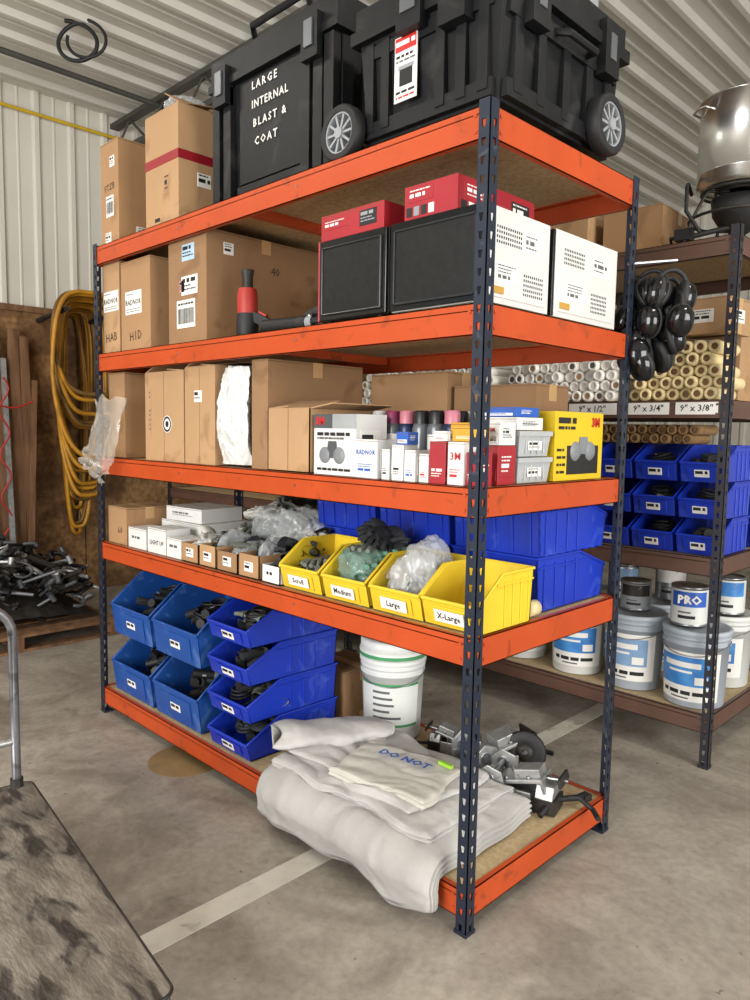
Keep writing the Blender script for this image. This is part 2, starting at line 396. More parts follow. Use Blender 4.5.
def crumple(name,loc,size,m,seed=0,amp=.2,sub=5,smooth=True,rz=0,flat=.35):
    bm=bmesh.new(); bmesh.ops.create_icosphere(bm,subdivisions=sub,radius=1)
    o=Vector((seed*3.7,seed*1.3,seed*.7))
    for v in bm.verts:
        p=v.co.copy(); n1=noise.noise(p*1.1+o); wq=p+.35*Vector((noise.noise(p*1.5+o),noise.noise(p*1.5-o),noise.noise(p*1.5+o*2)))
        n2=abs(noise.noise(wq*2.2+o*2)); n3=abs(noise.noise(wq*4.6+o*3)); n4=abs(noise.noise(wq*9+o))
        k=1+amp*(n1*1.2-n2*.9+.2-n3*.55-n4*.28)
        q=max(abs(p.x),abs(p.y),abs(p.z)); k*= 1+.18*(1/q-1)
        v.co=p*k
        if v.co.z<-flat: v.co.z=-flat
    me=bpy.data.meshes.new(name)
    zmin=min(v.co.z for v in bm.verts)
    for v in bm.verts: v.co=Vector((v.co.x*size[0],v.co.y*size[1],(v.co.z-zmin)*size[2]/(1+flat)))
    bm.to_mesh(me); bm.free(); me.materials.append(m)
    for p in me.polygons: p.use_smooth=smooth
    ob=bpy.data.objects.new(name,me); bpy.context.collection.objects.link(ob); ob.location=loc; ob.rotation_euler=(0,0,R(rz)); return ob
SPH=[(math.sin(math.pi*i/8)+1e-4,-math.cos(math.pi*i/8)) for i in range(9)]
def glove_geo(b,M,m,rnd,cuff=None):
    b.lathe(SPH,m,M@Matrix.Diagonal((.045,.052,.017,1)),14,cap=False)
    b.lathe([(.9,0),(1,.3),(1.05,1)],cuff or m,M@Matrix.Translation((0,-.03,0))@Matrix.Rotation(R(90),4,'X')@Matrix.Diagonal((.04,.018,.055,1)),14,cap=False)
    for k in range(4):
        x=-.032+.021*k; bend=rnd.uniform(.2,1.0); l=[.055,.068,.07,.06][k]
        P=[(x,.03,0),(x*1.15,.03+l*.5,.006*bend),(x*1.25,.03+l*(1-.15*bend),-.012*bend)]
        b.tube(P,.0115,m,7,M=M,r1=.009)
    b.tube([(.035,-.01,0),(.06,.012,.004),(.068,.035,-.003)],.012,m,7,M=M,r1=.009)
def gloves(name,x,y,z,w,d,h,mats,n=10,seed=0):
    b=B(name); rnd=random.Random(seed)
    for k in range(n):
        t=k/max(1,n-1); zz=z+.02+(h-.03)*t
        s=1-.45*t
        M=Matrix.Translation((x+rnd.uniform(-1,1)*(w/2-.05)*s,y+rnd.uniform(-1,1)*(d/2-.06)*s,zz))@Matrix.Rotation(rnd.uniform(0,6.28),4,'Z')@Matrix.Rotation(rnd.uniform(-.5,.5),4,'X')@Matrix.Rotation(rnd.uniform(-.6,.6),4,'Y')
        glove_geo(b,M,rnd.choice(mats),rnd)
    b.done()
def tools(name,x,y,z,w,d,h,seed,n=9):
    b=B(name); rnd=random.Random(seed)
    for k in range(n):
        t=k/max(1,n-1); s=1-.35*t
        M=Matrix.Translation((x+rnd.uniform(-1,1)*(w/2-.06)*s,y+rnd.uniform(-1,1)*(d/2-.08)*s,z+.03+(h-.05)*t))@Matrix.Rotation(rnd.uniform(-1.2,1.2)+1.57,4,'Z')@Matrix.Rotation(rnd.uniform(-.35,.35),4,'Y')
        q=rnd.random(); m=rnd.choice([rubber,iron,darkg,rubber])
        if q<.4:
            b.cyl((-.07,0,0),(.03,0,0),.022,m,M=M,seg=12); b.cyl((.03,0,0),(.055,0,0),.022,rnd.choice([redc,greypl,iron]),r1=.014,M=M,seg=12); b.cyl((.055,0,0),(.09,0,0),.008,steel,M=M,seg=8)
        elif q<.7:
            b.tube([(.055*math.cos(i*.5)*(1-i*.01),.045*math.sin(i*.5),i*.0012) for i in range(34)],.006,m,6,M=M)
        elif q<.85:
            b.box(-.09,.06,-.009,.009,-.004,.004,steel if rnd.random()<.4 else iron,M); b.lathe([(.01,-.006),(.02,-.006),(.02,.006),(.01,.006)],iron,M@Matrix.Translation((.07,0,0)),12)
        else: glove_geo(b,M,rnd.choice([darkg,greyg]),rnd)
    b.done()

# ================================================================= TOP SHELF
z=T[0]
carton('cardboard_box',-2.45,-2.26,.04,.42,z,.50,0,0,front=[(.0,.19,.08,.10,{'barcode':True}),(.03,.40,.05,.05),(-.02,.04,.06,.05)],right=[(-.02,.07,.16,.05,{'barcode':True})],pen_=('FTZB',0,.28,.045))
def redbox2():
    x0,x1,y0,y1,h=-1.99,-1.70,.04,.42,.50
    w=x1-x0;d=y1-y0
    b=B('cardboard_box',place((x0+x1)/2,(y0+y1)/2,z,0)); m=card[1]
    b.box(-w/2,w/2,-d/2,d/2,0,h,m)
    b.box(-w/2-.0015,w/2+.0015,-d/2-.0015,d/2+.0015,h*.54,h*.62,redtape)
    flaps(b,w,d,h,m,(-170,-176,-150,-178))
    b.label(Mright(w/2),-.06,.20,.07,.06,lines=2); b.label(Mright(w/2),.09,.07,.08,.08,m=card[1],lines=4)
    b.label(Mfront(-d/2),.05,.18,.05,.09,m=card[1],lines=3); b.label(Mfront(-d/2),-.03,.03,.07,.04,m=card[1],lines=1)
    b.done(bevel=.004)
    crumple('plastic_bag',((x0+x1)/2-.05,(y0+y1)/2-.02,z+h+.012),(.08,.12,.11),film,3)
redbox2()
def wheel(b,c,axis,r,w=.05):
    q=Vector(axis).to_track_quat('Z','Y').to_matrix().to_4x4(); M=Matrix.Translation(c)@q
    b.lathe([(r*.72,-w/2),(r*.94,-w/2),(r,-w*.35),(r,w*.35),(r*.94,w/2),(r*.72,w/2),(r*.72,-w/2)],rubber,M,32,cap=False)
    b.lathe([(r*.73,-w*.3),(r*.73,w*.42),(r*.66,w*.42),(r*.66,-w*.3)],greypl,M,32,cap=False)
    b.lathe([(r*.2,-w*.55),(r*.2,w*.55)],greypl,M,16)
    for i in range(10):
        a=i*math.pi/5
        b.box(r*.12,r*.7,-r*.045,r*.045,-w*.3,w*.36,greypl,M@Matrix.Rotation(a,4,'Z'))
    b.lathe([(r*.7,-w*.32),(r*.7,-w*.28)],dark,M,24)
def chest1():
    b=B('tool_chest'); x0,x1,y0,y1,z0,z1=-1.53,-.74,.10,.66,z+.02,3.06
    b.box(x0+.02,x1-.02,y0+.02,y1-.02,z0,z1-.13,blackpl,taper=.015)
    b.box(x0-.01,x1+.01,y0-.01,y1+.01,z1-.14,z1-.11,blackpl)
    b.box(x0,x1,y0,y1,z1-.11,z1-.02,blackpl); b.box(x0+.04,x1-.04,y0+.04,y1-.04,z1-.02,z1,blackpl)
    for xx in (x0+.04,x0+.12,x1-.17,x1-.10,x1-.04): b.box(xx-.025,xx+.025,y0-.004,y0+.03,z0+.02,z1-.15,blackpl)
    b.box(x0+.18,x1-.2,y0+.006,y0+.03,z0+.03,z0+.06,blackpl)
    b.box(x0+.03,x1-.03,y0,y0+.04,z0-.018,z0+.03,blackpl)
    for xx in (x0+.10,x1-.12):
        b.box(xx-.045,xx+.045,y0-.03,y0+.01,z1-.22,z1-.07,blackpl); b.box(xx-.022,xx+.022,y0-.036,y0-.028,z1-.18,z1-.09,lgrey)
    for i in range(5):
        yy=y0+.06+i*.11; b.box(x1-.035,x1-.008,yy-.025,yy+.025,z0+.03,z1-.15,blackpl)
        b.box(x0+.008,x0+.035,yy-.025,yy+.025,z0+.03,z1-.15,blackpl)
    b.box(x0-.05,x0,y0+.1,y0+.24,z1-.2,z1-.06,blackpl); b.box(x0-.055,x0-.048,y0+.14,y0+.2,z1-.17,z1-.09,lgrey)
    for i in range(6):
        xx=x0+.08+i*.11; b.box(xx-.02,xx+.02,y0+.06,y1-.06,z1,z1+.015,blackpl)
    b.tube([(x0+.25,y0+.05,z1-.01),(x0+.25,y0+.03,z1+.06),(x1-.2,y0+.03,z1+.06),(x1-.2,y0+.05,z1-.01)],.014,blackpl)
    b.box(x0+.19,x1-.21,y0+.012,y0+.025,z0+.07,z1-.15,blackpl)
    for i,t in enumerate(('LARGE','INTERNAL','BLAST &','COAT')):
        b.text(t,.043,Mfront(y0+.008)@Matrix.Translation((x0+.275+(.0,.0,.01,.02)[i],z0+.430-.072*i,0)),white,align='LEFT',bold=.0008,cs=1.4 if i!=1 else 1.2)
    for xx in (x0+.06,x1-.12): b.box(xx,xx+.08,y0+.1,y1-.1,z,z0+.03,blackpl)
    b.done(bevel=.006)
chest1()
def chest2():
    b=B('rolling_tool_chest'); x0,x1,y0,y1,z0,zl=-.60,-.03,.08,.76,z+.05,2.80
    b.box(x0,x1,y0,y1,z0,zl,blackpl,taper=.02)
    b.box(x0-.025,x1+.025,y0-.025,y1+.025,zl-.01,zl+.03,blackpl)
    b.box(x0-.012,x1+.012,y0-.012,y1+.012,zl+.03,zl+.10,blackpl)
    b.box(x0+.03,x1-.03,y0+.03,y1-.03,zl+.10,zl+.125,blackpl)
    for i in range(5):
        yy=y0+.1+i*.12; b.box(x0+.04,x1-.04,yy-.03,yy+.03,zl+.125,zl+.14,blackpl)
    for xx in (x0+.05,x0+.12,x1-.22,x1-.14,x1-.06): b.box(xx-.018,xx+.018,y0-.008,y0+.03,z0+.03,zl-.02,blackpl)
    b.box(x0+.03,x1-.03,y0-.004,y0+.03,z0+.01,z0+.06,blackpl); b.box(x0+.03,x1-.03,y0-.006,y0+.03,zl-.07,zl-.03,blackpl)
    for yy in (y0+.08,y0+.20,y0+.34,y0+.48,y0+.60): b.box(x1-.03,x1+.006,yy-.02,yy+.02,z0+.03,zl-.02,blackpl)
    b.box(x1-.03,x1+.004,y0+.03,y1-.03,z0+.01,z0+.06,blackpl); b.box(x1-.03,x1+.008,y0+.03,y1-.03,zl-.09,zl-.04,blackpl)
    for yy in (y0+.14,y1-.12):
        b.box(x1+.0,x1+.04,yy-.045,yy+.045,zl-.10,zl+.07,blackpl); b.box(x1+.038,x1+.044,yy-.018,yy+.018,zl-.05,zl+.03,lgrey)
    b.box(x0+.2,x0+.3,y0-.045,y0,zl-.05,zl+.08,blackpl); b.box(x1-.2,x1-.1,y0-.045,y0,zl-.09,zl+.06,blackpl)
    b.box(x0+.22,x0+.28,y0-.05,y0-.044,zl+.0,zl+.05,lgrey)
    b.tube([(x1+.0,y0+.26,zl-.06),(x1+.045,y0+.28,zl-.07),(x1+.045,y0+.44,zl-.07),(x1+.0,y0+.46,zl-.06)],.012,blackpl)
    M=Mfront(y0-.009)@Matrix.Translation((0,.03,0))
    b.box(x0+.168,x0+.262,z0+.055,z0+.250,-.001,.003,white,M); b.box(x0+.171,x0+.259,z0+.205,z0+.247,.003,.004,redink,M)
    b.words(M,x0+.175,x0+.255,z0+.228,.014,white,.0045)
    b.words(M,x0+.175,x0+.25,z0+.19,.008,ink,.0035); b.words(M,x0+.175,x0+.255,z0+.176,.006,greyink,.0035)
    b.box(x0+.19,x0+.245,z0+.10,z0+.155,.003,.004,rubber,M); b.box(x0+.185,x0+.25,z0+.15,z0+.162,.003,.0042,greypl,M)
    b.words(M,x0+.175,x0+.255,z0+.083,.008,ink,.0035); b.words(M,x0+.175,x0+.255,z0+.068,.006,redink,.0035)
    wheel(b,(x0-.045,y0-.035,z+.092),(0,-1,0),.092,.045)
    wheel(b,(x1+.03,y1-.13,z+.118),(1,0,0),.096,.05)
    b.cyl((x0-.045,y0-.03,z+.092),(x0-.045,y0+.2,z+.092),.012,steel)
    b.cyl((x1+.03,y1-.13,z+.118),(x1-.2,y1-.13,z+.118),.012,steel)
    for xx,yy in ((x0+.05,y1-.1),(x1-.12,y0+.06),(x0+.05,y0+.06),(x1-.12,y1-.22)):
        b.box(xx,xx+.06,yy,yy+.06,z,z0+.02,blackpl)
    b.done(bevel=.005)
    b=B('small_parts_case',place(x1-.14,y1-.22,zl+.1405,5)); b.box(-.11,.11,-.13,.13,0,.06,greypl); b.box(-.10,.10,-.12,.12,.06,.075,cleartub); b.box(.11,.12,-.03,.03,.02,.06,blackpl); b.done(bevel=.004)
chest2()

# ================================================================= SHELF 2
z=T[1]
carton('cardboard_box',-2.45,-2.27,.04,.40,z,.45,1,0,front=[(0,.26,.16,.10,{'txt':'RADNOR','tsize':.036})],pen_=('HAB',0,.08,.06))
carton('cardboard_box',-2.25,-1.96,.04,.30,z,.43,0,0,front=[(-.02,.23,.16,.11,{'txt':'RADNOR','tsize':.036})],right=[(.04,.3,.10,.12)],pen_=('H1D',0,.07,.06))
carton('cardboard_box',-1.79,-1.48,.04,.66,z,.47,2,0,front=[(.01,.39,.10,.07,{'m':mat('pale_blue_label','A9C4D6',.5)}),(.02,.25,.13,.08),(-.04,.25,.04,.05,{'m':mat('pink_label','C88A90',.5)}),(-.01,.13,.15,.12,{'barcode':True})],right=[(-.2,.40,.05,.05)],penr=('40',.05,.34,.05))
carton('cardboard_box',-1.42,-.86,.62,.84,z,.30,1,0)
def heatgun():
    b=B('heat_gun',place(-1.27,.10,z,20))
    b.lathe([(.040,0),(.046,.02),(.046,.06),(.042,.10)],rubber)
    b.lathe([(.042,.10),(.042,.17),(.036,.20)],redc)
    b.lathe([(.022,.20),(.022,.25),(.026,.26),(.026,.275),(.02,.275)],iron)
    M=Matrix.Translation((.03,0,.09))@Matrix.Rotation(R(115),4,'Y')
    b.box(-.02,.02,-.018,.018,0,.13,rubber,M); b.box(-.03,-.02,-.01,.01,.02,.06,redc,M)
    b.box(-.03,.03,-.03,.03,.0,.012,rubber)
    b.tube([(.13,0,.04),(.18,.02,.03),(.20,.06,.01),(.15,.12,.008),(.05,.1,.008)],.005,rubber)
    b.done(bevel=.003)
heatgun()
def handtools():
    b=B('angle_grinder',place(-.99,.10,z,8))
    b.cyl((-.14,0,.035),(.05,0,.035),.026,rubber); b.cyl((.05,0,.035),(.09,0,.035),.028,iron); b.cyl((.09,0,.035),(.12,0,.035),.024,greypl)
    b.lathe([(.058,0),(.06,.004),(.058,.008)],iron,Matrix.Translation((.12,0,.035))@Matrix.Rotation(R(70),4,'X'))
    b.cyl((.10,0,.05),(.10,-.0,.06),.012,steel)
    b.tube([(-.14,0,.035),(-.19,.02,.02),(-.22,.08,.01),(-.15,.16,.008),(0,.17,.008),(.1,.14,.008)],.006,rubber)
    b.done(bevel=.003)
    b=B('extension_cord',place(-.84,.20,z))
    P=[((.07+.01*math.sin(a*1.7))*math.cos(a),(.10+.01*math.cos(a*2.3))*math.sin(a),.01+.0016*a+.004*math.sin(3*a)) for a in [i*.3 for i in range(110)]]
    b.tube(P,.007,rubber); b.done()
handtools()
def microwave(x0,x1,y0,y1,z0,h,redside=False):
    b=B('microwave_oven')
    b.box(x0,x1,y0+.012,y1,z0+.012,z0+h,enamel if not redside else blackpl)
    b.box(x0+.002,x1-.002,y0,y0+.014,z0+.014,z0+h-.002,blackgl)
    gx0,gx1,gz0,gz1=x0+.02,x1-.02,z0+.03,z0+h-.025
    b.box(gx0,gx1,y0-.004,y0+.003,gz0,gz1,blackst)
    for (a0,a1,c0,c1) in ((gx0,gx1,gz0,gz0+.006),(gx0,gx1,gz1-.006,gz1),(gx0,gx0+.006,gz0,gz1),(gx1-.006,gx1,gz0,gz1)):
        b.box(a0,a1,y0-.008,y0-.003,c0,c1,mat('door_trim','303234',.3,.4,.1,9))
    if redside: b.box(x0-.003,x0+.006,y0-.002,y1,z0+.012,z0+h,redbox)
    for xx in (x0+.03,x1-.05):
        for yy in (y0+.03,y1-.05): b.cyl((xx,yy,z0),(xx,yy,z0+.014),.012,rubber)
    d=y1-y0
    if not redside:
        b.box(x1-.001,x1+.003,y0+.03,y1-.02,z0+.03,z0+h-.02,enamel)
        for k in range(4):
            for i in range(12):
                yy=y0+.06+i*.011; zz=z0+h-.06-.014*k; b.box(x1+.002,x1+.0036,yy,yy+.006,zz,zz+.008,dark)
        for k in range(5):
            for i in range(10):
                yy=y0+d*.5+.03+i*.011; zz=z0+.05+.014*k; b.box(x1+.002,x1+.0036,yy,yy+.006,zz,zz+.008,dark)
        b.label(Mright(x1+.003),y0+d*.33,z0+.10,d*.3,.06,lines=4,m=white,tm=greyink); b.label(Mright(x1+.003),y0+d*.72,z0+h-.08,d*.28,.06,lines=3,tm=greyink)
        b.box(x1+.002,x1+.006,y0+.04,y0+.1,z0+.04,z0+.06,mat('vent_amber','B28A3A',.5))
    b.done(bevel=.008)
microwave(-.745,-.415,.03,.37,z,.285,True)
microwave(-.40,-.035,.03,.375,z,.285)
microwave(-.40,-.035,.40,.82,z,.285)
def printed(name,x0,x1,y0,y1,z0,h,m,front=(),right=(),rot=0):
    return carton(name,x0,x1,y0,y1,z0,h,0,rot,front,right,tapev=False,mm=m,bevel=.002)
printed('red_tool_box_carton',-.745,-.44,.04,.24,z+.287,.085,redbox,front=[(-.08,.05,.12,.03,{'lines':2,'m':redbox,'tm':white}),(.08,.045,.08,.05,{'m':ink,'lines':3,'tm':greypl})],right=[(.04,.045,.08,.04,{'lines':2,'m':redbox,'tm':white})])
def redbig():
    b=B('red_tool_box_carton',place(-.245,.24,z+.287)); w,d,h=.21,.40,.10
    b.box(-w/2,w/2,-d/2,d/2,0,h,redbox)
    b.label(Mfront(-d/2),-.04,.07,.1,.04,m=redbox,tm=white,lines=2)
    b.label(Mright(w/2),-.08,.06,.18,.05,m=redbox,tm=white,lines=3)
    for k in range(5):
        M=Mright(w/2+.0008)@Matrix.Translation((-.17+.035*k,.018,0)); b.box(-.013,.013,-.012,.012,0,.0008,[ink,white,ink,greypl,white][k],M)
    for k in range(4):
        M=Mfront(-d/2-.0008)@Matrix.Translation((-.085+.03*k,.022,0)); b.box(-.011,.011,-.014,.014,0,.0008,[ink,greypl,ink,white][k],M)
    b.label(Mright(w/2),.12,.05,.1,.06,m=ink,tm=white,lines=3)
    b.done(bevel=.002)
redbig()

# ================================================================= SHELF 3
z=T[2]
carton('cardboard_box',-2.44,-2.27,.06,.42,z,.43,0,0)
carton('cardboard_box',-2.25,-2.04,.20,.50,z,.43,2,0)
def logo_box(x0,x1,d,h,cm,logo=False):
    w=x1-x0; b=B('cardboard_box',place((x0+x1)/2,.04+d/2,z)); m=card[cm]
    b.box(-w/2,w/2,-d/2,d/2,0,h,m); flaps(b,w,d,h,m,(-172,-172,-176,-160))
    b.box(-.0015,.0015,-d/2-.0006,-d/2+.002,0,h,cardin)
    if logo:
        M=Mfront(-d/2-.001)@Matrix.Translation((.03,h*.42,0))
        b.lathe([(.040,0),(.040,.0004),(.0001,.0004)],white,M,20); b.lathe([(.036,.0005),(.026,.0006)],ink,M,20,cap=False); b.lathe([(.015,.0005),(.0001,.0006)],ink,M,16)
        b.label(Mfront(-d/2),-w*.36,h*.55,.02,.25,m=m,lines=8,tm=greyink)
    else: b.label(Mfront(-d/2),-w*.05,h*.7,.06,.05,lines=2)
    b.done(bevel=.004)
logo_box(-2.02,-1.67,.34,.41,1,True); logo_box(-1.66,-1.42,.40,.42,1)
def paperbag():
    b=B('white_plastic_bag'); nx,nz=56,70; v=[];f=[]
    for i in range(nx+1):
        for k in range(nz+1):
            u=i/nx; t=k/nz; wd=.21*(1-.12*t*t+.04*math.sin(t*9)); x=-1.395+.105+wd*(u-.5); zz=z+.01+.40*t+.018*noise.noise(Vector((u*3,0,3)))*t
            y=.062-.035*math.sin(math.pi*t)-.02*math.sin(math.pi*u)
            y+=.030*noise.noise(Vector((u*2.2,t*2.2,1)))+.034*abs(noise.noise(Vector((u*5+t,t*3.0,5))))+.014*abs(noise.noise(Vector((u*10-t*2,t*8,8))))
            x+=.018*noise.noise(Vector((u*3,t*4.5,4)))
            v.append((x,y,zz))
    for i in range(nx):
        for k in range(nz):
            a=i*(nz+1)+k; f.append((a,a+nz+1,a+nz+2,a+1))
    o=len(v); v2=[(x,y+.08,zz) for x,y,zz in v]
    f2=[tuple(i+o for i in q[::-1]) for q in f]; v+=v2; f+=f2
    for k in range(nz):
        for i in (0,nx):
            a=i*(nz+1)+k; f.append((a,a+1,a+1+o,a+o))
    for i in range(nx):
        a=i*(nz+1)+nz; c_=(i+1)*(nz+1)+nz; f.append((a,c_,c_+o,a+o))
    b.add(v,f,filmw,smooth=True); b.done()
paperbag()
carton('cardboard_box',-1.17,-1.065,.05,.56,z,.43,2,0)
carton('cardboard_box',-1.05,-.62,.60,.84,z,.40,0,0)
carton('cardboard_box',-.60,-.22,.62,.84,z,.34,2,0)
def openbox():
    b=B('open_cardboard_box',place(-.925,.20,z)); w,d,h=.25,.32,.235; m=card[1];t=.004
    b.box(-w/2,w/2,-d/2,d/2,0,t,m)
    for a in ((-w/2,w/2,-d/2,-d/2+t),(-w/2,w/2,d/2-t,d/2),(-w/2,-w/2+t,-d/2,d/2),(w/2-t,w/2,-d/2,d/2)): b.box(*a,0,h,m)
    flaps(b,w,d,h,m,(-168,-172,-8,-176)); b.box(-.001,.001,-d/2-.0008,-d/2+.002,0,h,cardin)
    b.done()
openbox()
def respbox():
    b=B('respirator_box'); x0,x1,y0,y1,h=-.785,-.565,.05,.20,.215
    b.box(x0,x1,y0,y1,z,z+h,whitebox)
    M=Mfront(y0-.001); g=mat('grey_print','4C5054',.5); g2=mat('grey_print2','777B7E',.5)
    b.box(x0+.0,x0+.10,z+.165,z+h,-.0005,.001,g,M); b.box(x0+.10,x1,z+.165,z+h,-.0005,.001,mat('light_grey_print','9A9D9F',.5),M)
    b.text('3M',.038,M@Matrix.Translation((x0+.035,z+.19,.002)),redink,bold=.002)
    for k in range(2):
        cx=x0+.06+.075*k; b.lathe([(.030,0),(.026,.004),(.012,.006)],g2,M@Matrix.Translation((cx,z+.07,0)),20)
    b.prism([(x0+.07,z+.06),(x0+.13,z+.06),(x0+.12,z+.12),(x0+.08,z+.12)],'y',y0-.004,y0,g)
    b.words(M,x0+.02,x0+.2,z+.145,.012,ink,.002); b.words(M,x0+.02,x0+.16,z+.13,.007,greyink,.002); b.words(M,x0+.02,x0+.2,z+.02,.009,ink,.002)
    b.label(Mright(x1),.12,z+.1,.1,.12)
    b.done(bevel=.002)
respbox()
def small(x0,x1,y0,y1,zb,h,m,t=None,rot=0):
    w=x1-x0; fr=[]
    if t: fr.append((0,h*.66,w*.8,h*.25,{'txt':t,'tsize':w*.2 if len(t)>3 else h*.25,'m':m,'tm':redink if t=='3M' else blueink}))
    fr.append((0,h*.25,w*.8,h*.3,{'m':m if m!=blueink else white,'tm':random.choice([ink,blueink,redink]) if m in (whitebox,blueink) else white,'lines':3}))
    printed('product_box',x0,x1,y0,y1,zb,h,m,front=fr,right=[(0,h*.5,(y1-y0)*.7,h*.6,{'m':m,'tm':ink if m==whitebox else white,'lines':4})],rot=rot)
S=[(-.56,-.445,.04,.14,.13,whitebox,'RADNOR'),(-.43,-.395,.04,.11,.10,whitebox,None),(-.385,-.335,.04,.11,.115,whitebox,None),(-.33,-.285,.04,.12,.10,whitebox,None),(-.275,-.235,.05,.12,.09,whitebox,None),(-.225,-.165,.04,.13,.13,redbox,None),(-.16,-.10,.05,.14,.13,whitebox,'3M'),(-.095,-.045,.06,.12,.10,redbox,None)]
for (x0,x1,y0,y1,h,m,t) in S: small(x0,x1,y0,y1,z,h,m,t,rot=random.uniform(-5,5))
small(-.375,-.325,.05,.10,z+.117,.04,blueink); small(-.215,-.165,.05,.12,z+.132,.03,whitebox)
small(-.16,-.06,.07,.125,z+.132,.045,mat('amber_box_print','C9952A',.5))
small(-.24,-.17,.16,.25,z,.19,mat('amber_box_print','C9952A',.5)); small(-.155,-.11,.165,.24,z,.18,whitebox); small(-.105,-.05,.155,.25,z,.12,redbox); small(-.105,-.05,.16,.245,z+.122,.07,whitebox,'3M'); small(-.33,-.26,.15,.22,z,.15,whitebox,'3M')
def spraycans():
    b=B('spray_cans')
    cols=[mat('can_dark','2A2C30',.3,.3),mat('can_navy','22304E',.3,.3),mat('can_grey','6C7074',.3,.4)]
    caps=[mat('cap_black','1B1B1D',.4),mat('cap_black','1B1B1D',.4),mat('cap_magenta','7C2A4E',.4),mat('cap_white','B8B8B6',.4),mat('cap_pink','B8707E',.4)]
    for r_ in range(4):
        for k in range(6):
            M=Matrix.Translation((-.66+.069*k-.02*r_,.26+.069*r_,z))
            m=random.choice(cols)
            b.lathe([(.031,0),(.033,.004),(.033,.17),(.028,.185),(.024,.19)],m,M,18)
            b.lathe([(.0335,.05),(.0335,.15)],random.choice([white,m,m,m,greypl]),M,18,cap=False)
            b.lathe([(.027,.182),(.027,.225),(.022,.232)],random.choice(caps),M,18)
    b.done()
spraycans()
def tub(x0,x1,y0,y1,z0,h,lidm):
    b=B('plastic_container'); b.box(x0,x1,y0,y1,z0,z0+h,cleartub,taper=.008)
    b.box(x0-.005,x1+.005,y0-.005,y1+.005,z0+h-.004,z0+h+.012,lidm)
    for i in range(4):
        yy=y0+.04+(y1-y0-.08)*i/3; b.box(x1-.006,x1+.001,yy-.003,yy+.003,z0+.01,z0+h-.01,cleartub)
    b.label(Mright(x1-.002),(y0+y1)/2,z0+h*.5,.08,.03,lines=2)
    b.box(x0+.02,x1-.02,y0+.02,y1-.02,z0+.006,z0+h*.6,greypl)
    b.done(bevel=.004)
tub(-.25,-.05,.265,.455,z,.07,cleartub); tub(-.25,-.05,.268,.45,z+.085,.07,cleartub)
small(-.23,-.07,.28,.43,z+.17,.04,whitebox,None); small(-.22,-.08,.29,.42,z+.212,.03,blueink,None)
def yellowbox():
    b=B('yellow_respirator_box'); x1=-.05; h=.235; y0=.475; y1=.80; x0=-.16
    b.box(x0,x1,y0,y1,z,z+h,yelbox); M=Mright(x1)
    g=mat('grey_print2','777B7E',.5)
    b.box(y0+.08,y1-.03,z+.02,z+.12,0,.001,ink,M)
    for q in (.135,.235): b.lathe([(.034,0),(.028,.006),(.01,.008)],g,M@Matrix.Translation((y0+q,z+.10,.001)),20)
    b.prism([(y0+.15,z+.09),(y0+.22,z+.09),(y0+.21,z+.15),(y0+.16,z+.15)],'x',x1,x1+.005,g)
    b.words(M,y0+.02,y0+.15,z+.205,.02,ink,.0015); b.words(M,y0+.02,y0+.13,z+.18,.01,ink,.0015); b.text('3M',.045,M@Matrix.Translation((y0+.27,z+.20,.002)),redink,bold=.002)
    for k in range(4): b.words(M,y0+.015,y0+.07,z+.03+.025*k,.009,ink,.0015)
    b.label(Mfront(y0),(x0+x1)/2,z+.1,.06,.14,m=yelbox,lines=5)
    b.done(bevel=.002)
yellowbox()
def filmdrape():
    b=B('clear_plastic_sheet'); nx,nz=26,44; v=[];f=[]
    for i in range(nx+1):
        for k in range(nz+1):
            u=i/nx;t=k/nz; x=-2.46+.34*u*(1-.35*t)+.05*noise.noise(Vector((u*3,t*4,7)))
            if t<.35: y=.03-.1*t; zz=z+.30-.75*t
            else: y=-.02-.04*math.sin((t-.35)*4)*abs(math.sin(u*6+2*t)); zz=z+.04-(t-.35)*.17-.05*u
            p=Vector((u*4,t*5,3)); y+=.03*noise.noise(p)+.02*abs(noise.noise(p*2.5))-.035
            v.append((x,min(y,-.003) if zz<z+.01 else y-.01,zz+.03*noise.noise(Vector((u*5,t*4,9)))))
    for i in range(nx):
        for k in range(nz):
            a=i*(nz+1)+k; f.append((a,a+nz+1,a+nz+2,a+1))
    b.add(v,f,film2,smooth=True); b.done()
filmdrape()

# ================================================================= SHELF 4
z=T[3]
carton('cardboard_box',-2.43,-2.23,.04,.30,z,.19,0,0,pen_=('60',.03,.07,.05))
carton('white_carton',-2.20,-1.82,.22,.52,z,.13,0,0,mm=whitebox,front=[(.0,.09,.2,.03,{'m':whitebox,'lines':2,'tm':greyink})],right=[(0,.07,.1,.06)],tapev=False)
carton('white_carton',-2.16,-1.86,.23,.48,z+.132,.07,0,4,mm=whitebox,front=[(.0,.035,.22,.03,{'m':whitebox,'lines':2,'tm':greyink})],tapev=False)
carton('white_carton',-2.21,-2.03,.04,.17,z,.10,0,0,mm=whitebox,front=[(0,.05,.12,.03,{'m':whitebox,'lines':1,'tm':greyink})],tapev=False)
carton('white_carton',-2.01,-1.84,.04,.17,z,.12,0,0,mm=whitebox,front=[(0,.05,.12,.04,{'m':whitebox,'txt':'LIGHT UP','tsize':.03})],tapev=False)
carton('white_carton',-1.83,-1.70,.04,.17,z,.09,0,0,mm=whitebox,front=[(0,.05,.09,.03,{'m':whitebox,'lines':1,'tm':greyink})],tapev=False)
xs=[-1.69,-1.54,-1.40,-1.24,-1.09]
